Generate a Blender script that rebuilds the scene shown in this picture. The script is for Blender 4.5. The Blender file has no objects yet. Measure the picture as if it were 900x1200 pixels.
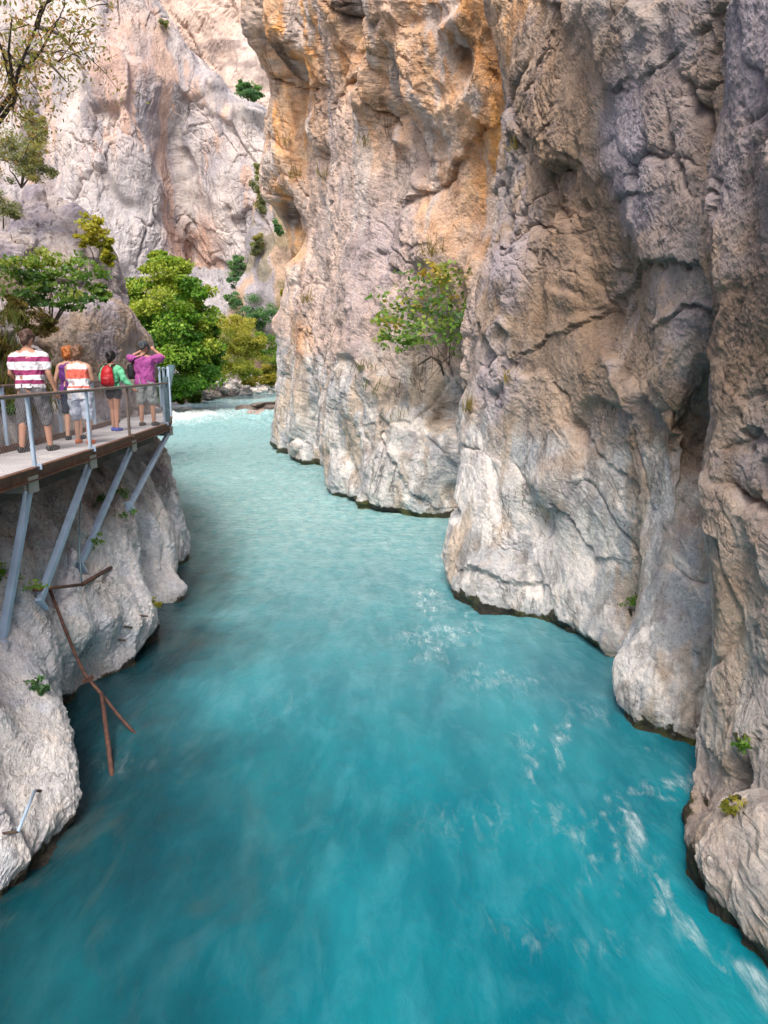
import bpy, bmesh, math, random
import numpy as np
from mathutils import Vector, Matrix, Quaternion

random.seed(7)
RNG = np.random.default_rng(11)
SC = bpy.context.scene
COL = SC.collection

# ------------------------------------------------------------------ camera
CAM_H = 4.4
FPX = 820.0                      # focal length in pixels of the 900 x 1200 photograph
PITCH = math.atan(168 / FPX)
CP, SP = math.cos(PITCH), math.sin(PITCH)


def P(px, py, Y):
    """point at forward distance Y seen at a place of the photograph"""
    a, b = (px - 450) / FPX, (600 - py) / FPX
    d = np.array([a, CP + b * SP, -SP + b * CP])
    p = d * (Y / d[1])
    p[2] += CAM_H
    return p


def W(px, py, z=0.0):
    """point of the level z seen at a place of the photograph"""
    a, b = (px - 450) / FPX, (600 - py) / FPX
    d = np.array([a, CP + b * SP, -SP + b * CP])
    p = d * ((z - CAM_H) / d[2])
    p[2] += CAM_H
    return p


cam = bpy.data.cameras.new('camera')
cam_ob = bpy.data.objects.new('camera', cam)
COL.objects.link(cam_ob)
cam.sensor_width = 36.0
cam.sensor_fit = 'AUTO'
cam.lens = FPX / 1200 * 36
cam.clip_start = 0.05
cam.clip_end = 2000
cam_ob.location = (0, 0, CAM_H)
cam_ob.rotation_euler = (math.pi / 2 - PITCH, 0, 0)
SC.camera = cam_ob


# ------------------------------------------------------------------ object helpers
def tag(o, label=None, cat=None, group=None, kind=None):
    if label:
        o['label'] = label
    if cat:
        o['category'] = cat
    if group:
        o['group'] = group
    if kind:
        o['kind'] = kind
    return o


def empty(name, loc=(0, 0, 0), rz=0.0):
    o = bpy.data.objects.new(name, None)
    COL.objects.link(o)
    o.location = loc
    o.rotation_euler = (0, 0, rz)
    o.empty_display_size = 0.1
    return o


def link_mesh(name, me, mat=None, parent=None):
    o = bpy.data.objects.new(name, me)
    COL.objects.link(o)
    if mat is not None and not me.materials:
        me.materials.append(mat)
    if parent is not None:
        o.parent = parent
    return o


def np_mesh(name, verts, quads=None, tris=None, smooth=True):
    """fast mesh from arrays"""
    me = bpy.data.meshes.new(name)
    verts = np.asarray(verts, np.float32)
    me.vertices.add(len(verts))
    me.vertices.foreach_set('co', verts.ravel())
    nq = 0 if quads is None else len(quads)
    nt = 0 if tris is None else len(tris)
    loops = []
    if nq:
        loops.append(np.asarray(quads, np.int32).ravel())
    if nt:
        loops.append(np.asarray(tris, np.int32).ravel())
    loops = np.concatenate(loops)
    starts = np.concatenate([np.arange(nq) * 4, nq * 4 + np.arange(nt) * 3]).astype(np.int32)
    totals = np.concatenate([np.full(nq, 4), np.full(nt, 3)]).astype(np.int32)
    me.loops.add(len(loops))
    me.loops.foreach_set('vertex_index', loops)
    me.polygons.add(nq + nt)
    me.polygons.foreach_set('loop_start', starts)
    me.polygons.foreach_set('loop_total', totals)
    me.polygons.foreach_set('use_smooth', np.full(nq + nt, smooth))
    me.update(calc_edges=True)
    return me


def point_color(me, name, rgb):
    rgb = np.asarray(rgb, np.float32)
    a = me.color_attributes.new(name, 'FLOAT_COLOR', 'POINT')
    buf = np.ones((len(rgb), 4), np.float32)
    buf[:, :3] = rgb
    a.data.foreach_set('color', buf.ravel())


def point_float(me, name, v):
    a = me.attributes.new(name, 'FLOAT', 'POINT')
    a.data.foreach_set('value', np.asarray(v, np.float32))


def grid_quads(nr, nc):
    i = np.arange(nr - 1)[:, None] * nc + np.arange(nc - 1)[None, :]
    return np.stack([i, i + 1, i + nc + 1, i + nc], -1).reshape(-1, 4)


# ------------------------------------------------------------------ noise
def _hash(ix, iy, iz, seed):
    h = (ix.astype(np.int64) * 374761393 + iy.astype(np.int64) * 668265263 + iz.astype(np.int64) * 2147483647 % 4294967291 + seed * 974634777) & 0xFFFFFFFF
    h = ((h ^ (h >> 13)) * 1274126177) & 0xFFFFFFFF
    h = ((h ^ (h >> 16)) * 2246822519) & 0xFFFFFFFF
    return (h ^ (h >> 15)) & 0xFFFFFFFF


_G = np.array([[1, 1, 0], [-1, 1, 0], [1, -1, 0], [-1, -1, 0], [1, 0, 1], [-1, 0, 1], [1, 0, -1], [-1, 0, -1],
               [0, 1, 1], [0, -1, 1], [0, 1, -1], [0, -1, -1]], np.float32)


def perlin(p, seed=0):
    f = np.floor(p)
    i = f.astype(np.int64)
    r = (p - f).astype(np.float32)
    u = r * r * r * (r * (r * 6 - 15) + 10)
    out = 0
    for dx in (0, 1):
        wx = u[..., 0] if dx else 1 - u[..., 0]
        for dy in (0, 1):
            wy = u[..., 1] if dy else 1 - u[..., 1]
            for dz in (0, 1):
                wz = u[..., 2] if dz else 1 - u[..., 2]
                g = _G[_hash(i[..., 0] + dx, i[..., 1] + dy, i[..., 2] + dz, seed) % 12]
                d = g[..., 0] * (r[..., 0] - dx) + g[..., 1] * (r[..., 1] - dy) + g[..., 2] * (r[..., 2] - dz)
                out = out + wx * wy * wz * d
    return out


def fbm(p, octaves=4, gain=0.5, seed=0):
    a, s, q = 1.0, 0, p
    for k in range(octaves):
        s = s + a * perlin(q, seed + k * 17)
        q = q * 2.03 + 3.7
        a *= gain
    return s


def ridged(p, octaves=4, gain=0.5, seed=0):
    a, s, q = 1.0, 0, p
    for k in range(octaves):
        s = s + a * (1 - 2.2 * np.abs(perlin(q, seed + k * 13)))
        q = q * 2.07 + 1.3
        a *= gain
    return s


def worley(p, seed=0):
    """nearest cell: a random slanted plane of the cell (chiselled facets), and F2 - F1 (joints)"""
    f = np.floor(p).astype(np.int64)
    best = np.full(p.shape[:-1], 9.0, np.float32)
    sec = np.full(p.shape[:-1], 9.0, np.float32)
    plane = np.zeros(p.shape[:-1], np.float32)
    for dx in (-1, 0, 1):
        for dy in (-1, 0, 1):
            for dz in (-1, 0, 1):
                cx, cy, cz = f[..., 0] + dx, f[..., 1] + dy, f[..., 2] + dz
                h = _hash(cx, cy, cz, seed)
                h2 = _hash(cx, cy, cz, seed + 101)
                ox = (h & 1023) / 1023.0
                oy = ((h >> 10) & 1023) / 1023.0
                oz = ((h >> 20) & 1023) / 1023.0
                vx = p[..., 0] - (cx + ox)
                vy = p[..., 1] - (cy + oy)
                vz = p[..., 2] - (cz + oz)
                d = np.sqrt(vx * vx + vy * vy + vz * vz).astype(np.float32)
                pl = (((h2 & 1023) / 511.5 - 1) * vx + (((h2 >> 10) & 1023) / 511.5 - 1) * vy + (((h2 >> 20) & 1023) / 511.5 - 1) * vz
                      + ((h >> 5) & 255) / 255.0 - 0.5).astype(np.float32)
                m = d < best
                sec = np.where(m, best, np.minimum(sec, d))
                plane = np.where(m, pl, plane)
                best = np.where(m, d, best)
    return plane, sec - best


def sstep(a, b, x):
    t = np.clip((x - a) / (b - a), 0, 1)
    return t * t * (3 - 2 * t)


def hexlin(r, g, b):
    return np.array([(c / 255 / 12.92) if c < 11 else ((c / 255 + 0.055) / 1.055) ** 2.4 for c in (r, g, b)])


# ------------------------------------------------------------------ lofted rock sheets
def resample(line, n, top_frac=0.88, cut=None):
    """points along a polyline, spaced by their size in the picture; the part above index cut is spread over the rest"""
    L = np.array(line, float)
    def part(Q, m):
        d = np.linalg.norm(np.diff(Q, axis=0), axis=1)
        t = np.concatenate([[0], np.cumsum(d)])
        s = np.linspace(0, t[-1], 400)
        q = np.stack([np.interp(s, t, Q[:, k]) for k in range(3)], 1)
        k = np.ones(25) / 25                                      # round the corners of the polyline
        pad = np.concatenate([np.repeat(q[:1], 12, 0), q, np.repeat(q[-1:], 12, 0)])
        q2 = np.stack([np.convolve(pad[:, i], k, 'valid') for i in range(3)], 1)
        w = np.sin(np.linspace(0, np.pi, 400))[:, None].clip(0, 0.3) / 0.3
        q = q * (1 - w) + q2 * w
        e = np.linalg.norm(np.diff(q, axis=0), axis=1)
        e = np.concatenate([[0], np.cumsum(e)])
        return np.stack([np.interp(np.linspace(0, e[-1], m), e, q[:, k]) for k in range(3)], 1)
    if cut is None:
        return part(L, n)
    n1 = int(n * top_frac)
    a = part(L[:cut + 1], n1)
    b = part(L[cut:], n - n1 + 1)
    return np.concatenate([a, b[1:]])


def loft(lines, nr, ncs, cuts=None, top_frac=0.88):
    """rows x columns grid through upright lines; ncs: columns for each gap between lines"""
    R = np.stack([resample(l, nr, top_frac, None if cuts is None else cuts[i]) for i, l in enumerate(lines)], 1)   # nr, nl, 3
    nl = R.shape[1]
    seg = np.linalg.norm(np.diff(R[: int(nr * top_frac)], axis=1), axis=2).mean(0)
    T = np.concatenate([[0], np.cumsum(seg)])
    m = np.zeros_like(R)
    for i in range(nl):
        if i == 0:
            m[:, i] = (R[:, 1] - R[:, 0]) / (T[1] - T[0])
        elif i == nl - 1:
            m[:, i] = (R[:, -1] - R[:, -2]) / (T[-1] - T[-2])
        else:
            d0 = (R[:, i] - R[:, i - 1]) / (T[i] - T[i - 1])
            d1 = (R[:, i + 1] - R[:, i]) / (T[i + 1] - T[i])
            w = (T[i] - T[i - 1]) / (T[i + 1] - T[i - 1])
            m[:, i] = (d0 * (1 - w) + d1 * w) * 0.9
    cols = []
    for i in range(nl - 1):
        h = T[i + 1] - T[i]
        for k in range(ncs[i] + (1 if i == nl - 2 else 0)):
            s = k / ncs[i]
            h00, h10 = 2 * s**3 - 3 * s**2 + 1, s**3 - 2 * s**2 + s
            h01, h11 = -2 * s**3 + 3 * s**2, s**3 - s**2
            cols.append(h00 * R[:, i] + h10 * h * m[:, i] + h01 * R[:, i + 1] + h11 * h * m[:, i + 1])
    return np.stack(cols, 1)


def grid_normals(G, flip=False):
    du = np.gradient(G, axis=1)
    dv = np.gradient(G, axis=0)
    n = np.cross(du, dv)
    n /= np.linalg.norm(n, axis=2, keepdims=True) + 1e-9
    return -n if flip else n


# ------------------------------------------------------------------ lookups on the rock
def project(p):
    p = np.asarray(p, float)
    x, y, z = p[..., 0], p[..., 1], p[..., 2] - CAM_H
    d = y * CP - z * SP
    v = y * SP + z * CP
    d = np.where(d > 0.1, d, 1e6)
    return 450 + FPX * x / d, 600 - FPX * v / d, d


_PRJ = {}


def rock_at(px, py, G, tol=3.0):
    """the first point of a rock sheet on the line of sight through a place of the photograph"""
    key = id(G)
    if key not in _PRJ:
        _PRJ[key] = (project(G), G)
    u, v, d = _PRJ[key][0]
    while True:
        m = (np.abs(u - px) < tol) & (np.abs(v - py) < tol)
        if m.any():
            dd = np.where(m, d, 1e9)
            return G[np.unravel_index(np.argmin(dd), dd.shape)].astype(float)
        tol *= 1.6


# ------------------------------------------------------------------ node helpers
def new_mat(name):
    m = bpy.data.materials.new(name)
    m.use_nodes = True
    nt = m.node_tree
    nt.nodes.clear()
    out = nt.nodes.new('ShaderNodeOutputMaterial')
    b = nt.nodes.new('ShaderNodeBsdfPrincipled')
    nt.links.new(b.outputs[0], out.inputs['Surface'])
    return m, nt, b


def nd(nt, t, **kw):
    n = nt.nodes.new(t)
    for k, v in kw.items():
        if k == 'inp':
            for kk, vv in v.items():
                n.inputs[kk].default_value = vv
        else:
            setattr(n, k, v)
    return n


def ramp(nt, fac, stops):
    r = nt.nodes.new('ShaderNodeValToRGB')
    els = r.color_ramp.elements
    while len(els) < len(stops):
        els.new(0.5)
    for e, (pos, c) in zip(els, stops):
        e.position = pos
        e.color = (c, c, c, 1) if isinstance(c, (int, float)) else (*c, 1)
    nt.links.new(fac, r.inputs[0])
    return r.outputs[0]


def mixc(nt, a, b, fac, mode='MIX'):
    m = nt.nodes.new('ShaderNodeMix')
    m.data_type = 'RGBA'
    m.blend_type = mode
    for s, v in ((m.inputs[6], a), (m.inputs[7], b), (m.inputs[0], fac)):
        if hasattr(v, 'node'):
            nt.links.new(v, s)
        elif isinstance(v, (int, float)):
            s.default_value = v
        else:
            s.default_value = (*v, 1)
    return m.outputs[2]


def mathn(nt, op, a, b=None, clamp=False):
    m = nt.nodes.new('ShaderNodeMath')
    m.operation = op
    m.use_clamp = clamp
    for i, v in enumerate((a, b)):
        if v is None:
            continue
        if hasattr(v, 'node'):
            nt.links.new(v, m.inputs[i])
        else:
            m.inputs[i].default_value = v
    return m.outputs[0]


def noise_tex(nt, vec, scale, detail=6, rough=0.6, dist=0.0):
    n = nt.nodes.new('ShaderNodeTexNoise')
    n.inputs['Scale'].default_value = scale
    n.inputs['Detail'].default_value = detail
    n.inputs['Roughness'].default_value = rough
    n.inputs['Distortion'].default_value = dist
    nt.links.new(vec, n.inputs['Vector'])
    return n.outputs['Fac']


def rock_material(name, s=1.0, bump=0.6, k=1.0):
    """limestone: the colour of the patch (stored on the mesh) broken up by grain, specks, veins and pits"""
    m, nt, b = new_mat(name)
    geo = nt.nodes.new('ShaderNodeNewGeometry')
    pos = geo.outputs['Position']
    at = nd(nt, 'ShaderNodeAttribute', attribute_name='col')
    wet = nd(nt, 'ShaderNodeAttribute', attribute_name='wet')
    stretch = nd(nt, 'ShaderNodeMapping', inp={'Scale': (1.0, 1.0, 0.35)})
    nt.links.new(pos, stretch.inputs[0])
    diag = nd(nt, 'ShaderNodeMapping', inp={'Scale': (1.0, 0.8, 0.4), 'Rotation': (0.5, 0.6, 0.3)})
    nt.links.new(pos, diag.inputs[0])
    n1 = noise_tex(nt, diag.outputs[0], 1.7 / s, 12, 0.72, 0.2)
    n2 = noise_tex(nt, pos, 8.0 / s, 10, 0.78)
    n3 = noise_tex(nt, stretch.outputs[0], 3.2 / s, 10, 0.72, 0.4)
    n4 = noise_tex(nt, pos, 40.0 / s, 5, 0.7)
    c = mixc(nt, at.outputs['Color'], ramp(nt, n1, [(0.30, (0.42, 0.38, 0.37)), (0.45, (0.88, 0.87, 0.88)), (0.60, (1.15, 1.13, 1.12)), (0.75, (1.42, 1.40, 1.38))]), 0.8 * k, 'MULTIPLY')
    c = mixc(nt, c, ramp(nt, n2, [(0.33, (0.36, 0.34, 0.35)), (0.45, (0.92, 0.91, 0.92)), (0.58, (1.10, 1.07, 1.05)), (0.70, (1.45, 1.42, 1.38))]), 0.75 * k, 'MULTIPLY')
    c = mixc(nt, c, ramp(nt, n3, [(0.34, (0.60, 0.59, 0.68)), (0.5, (1, 1, 1)), (0.66, (1.18, 1.05, 0.92))]), 0.6 * k, 'MULTIPLY')
    c = mixc(nt, c, ramp(nt, n4, [(0.36, (0.34, 0.32, 0.32)), (0.45, (1, 1, 1)), (0.68, (1.25, 1.24, 1.22))]), 0.6 * k, 'MULTIPLY')
    # thin dark veins where a stretched noise crosses its middle
    v = noise_tex(nt, diag.outputs[0], 1.1 / s, 7, 0.62, 0.8)
    v = mathn(nt, 'ABSOLUTE', mathn(nt, 'SUBTRACT', v, 0.5))
    gate = ramp(nt, noise_tex(nt, pos, 0.8 / s, 3), [(0.45, 1.0), (0.6, 0.0)])
    vein = mathn(nt, 'MULTIPLY', ramp(nt, v, [(0.0, 1.0), (0.012, 0.0)]), mathn(nt, 'SUBTRACT', 1.0, gate))
    c = mixc(nt, c, (0.07, 0.058, 0.055), mathn(nt, 'MULTIPLY', vein, 0.75))
    c = mixc(nt, c, mixc(nt, (0.014, 0.012, 0.008), (0.075, 0.085, 0.016), ramp(nt, n1, [(0.45, 0.0), (0.65, 1.0)])), ramp(nt, mathn(nt, 'ADD', wet.outputs['Fac'], mathn(nt, 'MULTIPLY', mathn(nt, 'SUBTRACT', n2, 0.5), 1.6)), [(0.42, 0.0), (0.62, 0.96)]))
    nt.links.new(c, b.inputs['Base Color'])
    nt.links.new(mathn(nt, 'SUBTRACT', 0.86, mathn(nt, 'MULTIPLY', wet.outputs['Fac'], 0.45)), b.inputs['Roughness'])
    b.inputs['Specular IOR Level'].default_value = 0.25
    h = mathn(nt, 'ADD', mathn(nt, 'MULTIPLY', n2, 0.10 * s), mathn(nt, 'MULTIPLY', n4, 0.022 * s))
    h = mathn(nt, 'ADD', h, mathn(nt, 'MULTIPLY', n1, 0.12 * s))
    h = mathn(nt, 'SUBTRACT', h, mathn(nt, 'MULTIPLY', vein, 0.03 * s))
    bp = nd(nt, 'ShaderNodeBump', inp={'Strength': bump, 'Distance': 1.0})
    nt.links.new(h, bp.inputs['Height'])
    nt.links.new(bp.outputs[0], b.inputs['Normal'])
    return m


ROCK_NEAR = rock_material('limestone_near', 0.8, 0.7, 0.85)
ROCK_MID = rock_material('limestone_middle', 1.7, 0.75)
ROCK_FAR = rock_material('limestone_far', 4.0, 0.5, 0.6)

ROT = np.array(Matrix.Rotation(0.45, 3, 'Y') @ Matrix.Rotation(0.5, 3, 'X'), np.float32)


def blur(A, k):
    for ax in (0, 1):
        pad = [(k, k) if a == ax else (0, 0) for a in range(A.ndim)]
        c = np.cumsum(np.pad(A.astype(np.float64), pad, mode='edge'), ax)
        z0 = np.zeros_like(np.take(c, [0], ax))
        c = np.concatenate([z0, c], ax)
        n = A.shape[ax]
        A = (np.take(c, np.arange(2 * k + 1, 2 * k + 1 + n), ax) - np.take(c, np.arange(0, n), ax)) / (2 * k + 1)
    return A


def rock_height(p, s, seed=0, polish=0.0, kb=1.0, kf=1.0, kn=1.0):
    """relief of a limestone wall in metres, s = size of the features"""
    q = (p / s).astype(np.float32)
    w = np.stack([fbm(q * 0.8, 3, seed=seed + 5), fbm(q * 0.8 + 11, 3, seed=seed + 6), fbm(q * 0.8 + 23, 3, seed=seed + 7)], -1)
    qr = q @ ROT.T
    big = fbm(q * 0.33, 3, seed=seed)
    f1, e1 = worley((qr * np.array([0.62, 0.62, 0.30]) + w * 0.16), seed + 1)
    f2, e2 = worley((qr * np.array([1.7, 1.6, 0.8]) + w * 0.28), seed + 2)
    f3, e3 = worley((qr * np.array([6.1, 5.2, 3.4]) + w * 0.9), seed + 3)
    rough = 1 - polish
    gate = sstep(-0.25, 0.35, fbm(q * 0.45 + 5, 2, seed=seed + 9))
    rid = ridged(q * np.array([1.5, 1.5, 0.55]) + w * 0.4, 4, seed=seed + 4)
    h = 0.34 * kf * f1 * (0.5 + 0.5 * rough)
    g2 = 0.095 * kf * f2 * (0.25 + 0.75 * rough) * (0.5 + 0.7 * gate)
    if h.ndim == 2:
        h = blur(blur(h, 2), 2)                # worn edges: no step is sharper than the sheet can carry
        g2 = blur(g2, 1)
    h = h + g2
    pit = perlin(q * np.array([4.2, 4.2, 2.6]) + w * 0.8, seed + 31)
    h = h - 0.075 * kn * sstep(0.26, 0.6, pit) * rough * gate
    pit = perlin(q * np.array([10.5, 10.5, 8.0]) + w, seed + 32)
    h = h - 0.022 * kn * sstep(0.24, 0.55, pit) * (0.3 + 0.7 * rough) * gate
    h = h + 0.42 * big * kb
    h = h + 0.042 * kf * f3 * rough * (0.15 + 1.0 * gate)
    h = h - 0.24 * np.exp(-e1 / 0.03) * (0.3 + 0.7 * rough) * gate
    h = h - 0.09 * np.exp(-e2 / 0.04) * rough * gate
    h = h + 0.032 * rid * (0.35 + 0.65 * rough)
    h = h + 0.026 * kn * fbm(q * 3.1 + w, 5, 0.62, seed=seed + 8) * (0.5 + 0.5 * rough)
    h = h + 0.014 * kn * ridged(qr * np.array([6.0, 5.0, 3.0]) + w, 3, 0.6, seed=seed + 12) * (0.3 + 0.7 * rough) * (0.4 + 0.8 * gate)
    h = h + 0.020 * kn * fbm(q * 14, 4, 0.68, seed=seed + 10) * (0.5 + 0.5 * rough)
    return h * s


def mixv(a, b, t):
    t = np.asarray(t)[..., None]
    return a * (1 - t) + b * t


def blob_mask(p, blobs, warp):
    """soft patches: (centre, radius xyz, strength)"""
    m = np.zeros(p.shape[:-1], np.float32)
    for c, r, k in blobs:
        d = (p + warp - np.asarray(c)) / np.asarray(r, float)
        m = np.maximum(m, k * (1 - sstep(0.45, 1.1, np.sqrt((d * d).sum(-1)))))
    return m


C_TAN = np.array([0.40, 0.315, 0.25])
C_PINK = np.array([0.64, 0.515, 0.45])
C_GREY = np.array([0.38, 0.335, 0.31])
C_LILAC = np.array([0.33, 0.305, 0.345])
C_PALE = np.array([0.66, 0.65, 0.64])
C_BLUE = np.array([0.47, 0.50, 0.53])
C_ORANGE = np.array([0.76, 0.39, 0.135])
C_RUST = np.array([0.36, 0.17, 0.075])
C_BROWN = np.array([0.22, 0.165, 0.12])
C_DARK = np.array([0.10, 0.085, 0.08])

# ------------------------------------------------------------------ right wall of the gorge
def V(*pts):
    """a line of the wall: (px, py) foot on the water, then (px, py, Y) places, then absolute points marked 'a'"""
    out = []
    for q in pts:
        if len(q) == 2:
            w = W(*q)
            out.append((w[0], w[1], -1.0))
            out.append(tuple(w))
        elif len(q) == 4:
            out.append(q[1:])
        else:
            out.append(tuple(P(*q)))
    return out


def up(line, dx, dy, h):
    x, y, z = line[-1]
    return line + [(x + dx * 0.25, y + dy * 0.25, z + (h - z) * 0.3), (x + dx, y + dy, h)]


CAP = 26.0
right = []
def R(*pts, lean=(2.0, 0.5), cap=CAP):
    l = V(*pts)
    right.append((up(l, lean[0], lean[1], cap), len(l) - 1))

R(('a', 4.6, -8.0, -1), ('a', 4.8, -8.0, 4), ('a', 4.8, -8, 8))
R(('a', 3.5, 0.5, -1), ('a', 3.3, 0.6, 3), ('a', 3.3, 0.6, 7))
R((905, 1130), (905, 1030, 4.75), (905, 972, 4.98), (905, 952, 5.5), (905, 900, 5.55), (905, 868, 5.62), (905, 780, 5.75), (905, 600, 5.85), (905, 300, 5.95), (905, 0, 6.0))
R((850, 1070), (858, 1010, 5.2), (864, 962, 5.45), (868, 944, 5.9), (868, 905, 5.95), (872, 870, 6.1), (872, 780, 6.15), (875, 600, 6.2), (885, 300, 6.2), (890, 0, 6.25))
R((800, 1010), (806, 985, 5.72), (824, 962, 5.95), (836, 945, 6.35), (836, 890, 6.4), (840, 800, 6.4), (838, 640, 6.4), (848, 480, 6.5), (852, 300, 6.5), (862, 0, 6.6))
R((817, 925), (816, 860, 6.85), (815, 760, 6.9), (816, 660, 7.0), (826, 580, 7.1), (846, 480, 7.2), (840, 400, 7.2), (830, 250, 7.2), (838, 100, 7.25), (852, 0, 7.3))
R((828, 872), (830, 800, 7.65), (831, 700, 7.9), (838, 620, 8.3), (842, 540, 8.9), (845, 460, 8.9), (850, 380, 8.3), (850, 250, 7.9), (860, 0, 7.9))
R((811, 872), (806, 780, 7.9), (800, 690, 8.25), (806, 600, 8.7), (800, 530, 8.9), (800, 450, 8.75), (812, 350, 8.5), (816, 250, 8.5), (830, 0, 8.5))
R((766, 860), (768, 800, 8.0), (772, 720, 8.4), (778, 640, 8.75), (782, 560, 8.9), (782, 450, 8.9), (788, 300, 8.9), (795, 0, 9.0))
R((729, 838), (728, 795, 8.6), (738, 730, 9.05), (752, 660, 9.35), (766, 600, 9.45), (764, 500, 9.5), (762, 400, 9.55), (756, 300, 9.6), (752, 0, 9.8))
R((748, 790), (752, 720, 10.0), (752, 640, 10.0), (750, 560, 9.9), (742, 480, 9.95), (735, 300, 10.1), (720, 0, 10.3))
R((700, 771), (703, 720, 10.5), (698, 650, 10.9), (690, 560, 11.1), (684, 400, 11.3), (684, 200, 11.5), (680, 0, 11.6))
R((625, 727), (632, 690, 12.0), (628, 620, 12.5), (615, 540, 12.7), (618, 400, 12.8), (630, 200, 12.9), (640, 0, 12.9))
R((568, 722), (562, 700, 12.6), (560, 650, 13.2), (566, 560, 13.5), (574, 470, 13.6), (584, 380, 13.7), (600, 200, 13.9), (610, 0, 13.9))
R((533, 694), (531, 670, 13.7), (533, 620, 14.0), (543, 540, 14.2), (552, 460, 14.4), (563, 390, 14.5), (566, 320, 14.6), (578, 270, 14.8), (596, 180, 15.0), (590, 80, 15.2), (572, 0, 15.3))
R((565, 625), (556, 560, 17.4), (552, 500, 17.4), (560, 430, 17.2), (572, 340, 17.0), (588, 250, 17.0), (600, 150, 17.0), (590, 0, 17.2))
R((530, 610), (528, 570, 20.3), (515, 520, 20.5), (512, 450, 20.8), (530, 400, 20.4), (548, 320, 19.6), (572, 200, 19.0), (575, 60, 18.5), (565, 0, 18.2))
R((490, 607), (484, 560, 20.6), (480, 500, 20.8), (482, 450, 21.4), (490, 380, 21.2), (500, 300, 20.8), (515, 180, 20.0), (520, 40, 19.2), (515, 0, 18.9))
R((438, 598), (432, 560, 21.9), (428, 500, 22.0), (432, 430, 22.2), (440, 350, 22.3), (452, 260, 22.4), (455, 150, 22.2), (450, 60, 21.2), (445, 0, 20.6))
R((390, 576), (387, 556, 25.4), (382, 500, 25.7), (384, 440, 25.9), (392, 360, 26.2), (398, 260, 26.4), (396, 160, 26.2), (390, 60, 25.2), (380, 0, 24.6))
R((398, 550), (386, 520, 31), (374, 470, 31), (376, 400, 30.8), (386, 320, 30.8), (388, 200, 31), (374, 100, 30.0), (360, 0, 29))
R((362, 544), (358, 500, 32.9), (350, 430, 33.4), (352, 360, 33.4), (362, 300, 33.4), (354, 250, 34.2), (356, 180, 34), (350, 110, 33.6), (332, 40, 32.6), (325, 0, 32.2))
R((323, 525), (325, 490, 39.6), (329, 440, 39.6), (333, 390, 39.5), (345, 340, 39.2), (350, 296, 39), (336, 240, 38.2), (313, 205, 38), (313, 140, 38), (320, 100, 38), (305, 50, 37), (290, 5, 36.5))
R(('a', -2.5, 48, -1), ('a', -2.5, 48, 0), ('a', -2.0, 47.5, 8), ('a', -1.5, 47, 16), ('a', -2, 46, 23))
R(('a', 9, 58, -1), ('a', 9, 58, 0), ('a', 9, 58, 10), ('a', 9, 57, 16), ('a', 9, 56, 23))
NCS = [10, 70, 64, 46, 34, 18, 20, 26, 34, 26, 40, 52, 52, 34, 26, 26, 40, 44, 48, 24, 26, 36, 26, 12]
G = loft([l for l, c in right], 640, NCS, [c for l, c in right], 0.92)
Nn = blur(grid_normals(G), 6)
Nn /= np.linalg.norm(Nn, axis=2, keepdims=True)
if Nn[200, 200, 0] > 0:
    Nn = -Nn
GB = G.copy()
y, z = G[..., 1], G[..., 2]
warp = np.stack([fbm(G * 0.5, 4, seed=71), fbm(G * 0.5 + 9, 4, seed=72), fbm(G * 0.5 + 19, 4, seed=73)], -1)
band = 1.5 + 0.09 * np.clip(y, 5, 40) + 1.1 * warp[..., 0] + 0.6 * sstep(12, 16, y)           # height of the scoured band
polish = np.clip(1 - sstep(-0.3, 1.3, z - band), 0, 1) * 0.75
far = sstep(15.0, 19.5, y)
for q_, r_ in [((725, 190, 10.6), (0.6, 1.2, 1.3)), ((735, 250, 10.4), (0.35, 1, 0.6)), ((885, 60, 6.1), (0.5, 1.5, 0.8)), ((770, 330, 9.3), (0.5, 1.2, 0.5)), ((640, 400, 12.5), (0.7, 1.5, 0.9)), ((700, 90, 11.3), (0.8, 1.2, 0.7))]:
    polish = np.maximum(polish, 0.75 * blob_mask(G, [(P(*q_), r_, 1.0)], warp * 0.5))
h = rock_height(G, 0.85, 0, polish, 0.45, 0.46, 0.75) * (1 - far) + rock_height(G, 1.7, 40, np.maximum(polish * 0.8, 0.25), 0.5, 0.42, 0.8) * far
h = h + far * 0.42 * fbm(G * np.array([0.45, 0.45, 0.07]) + 0.3 * warp, 3, 0.5, seed=80)
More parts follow.
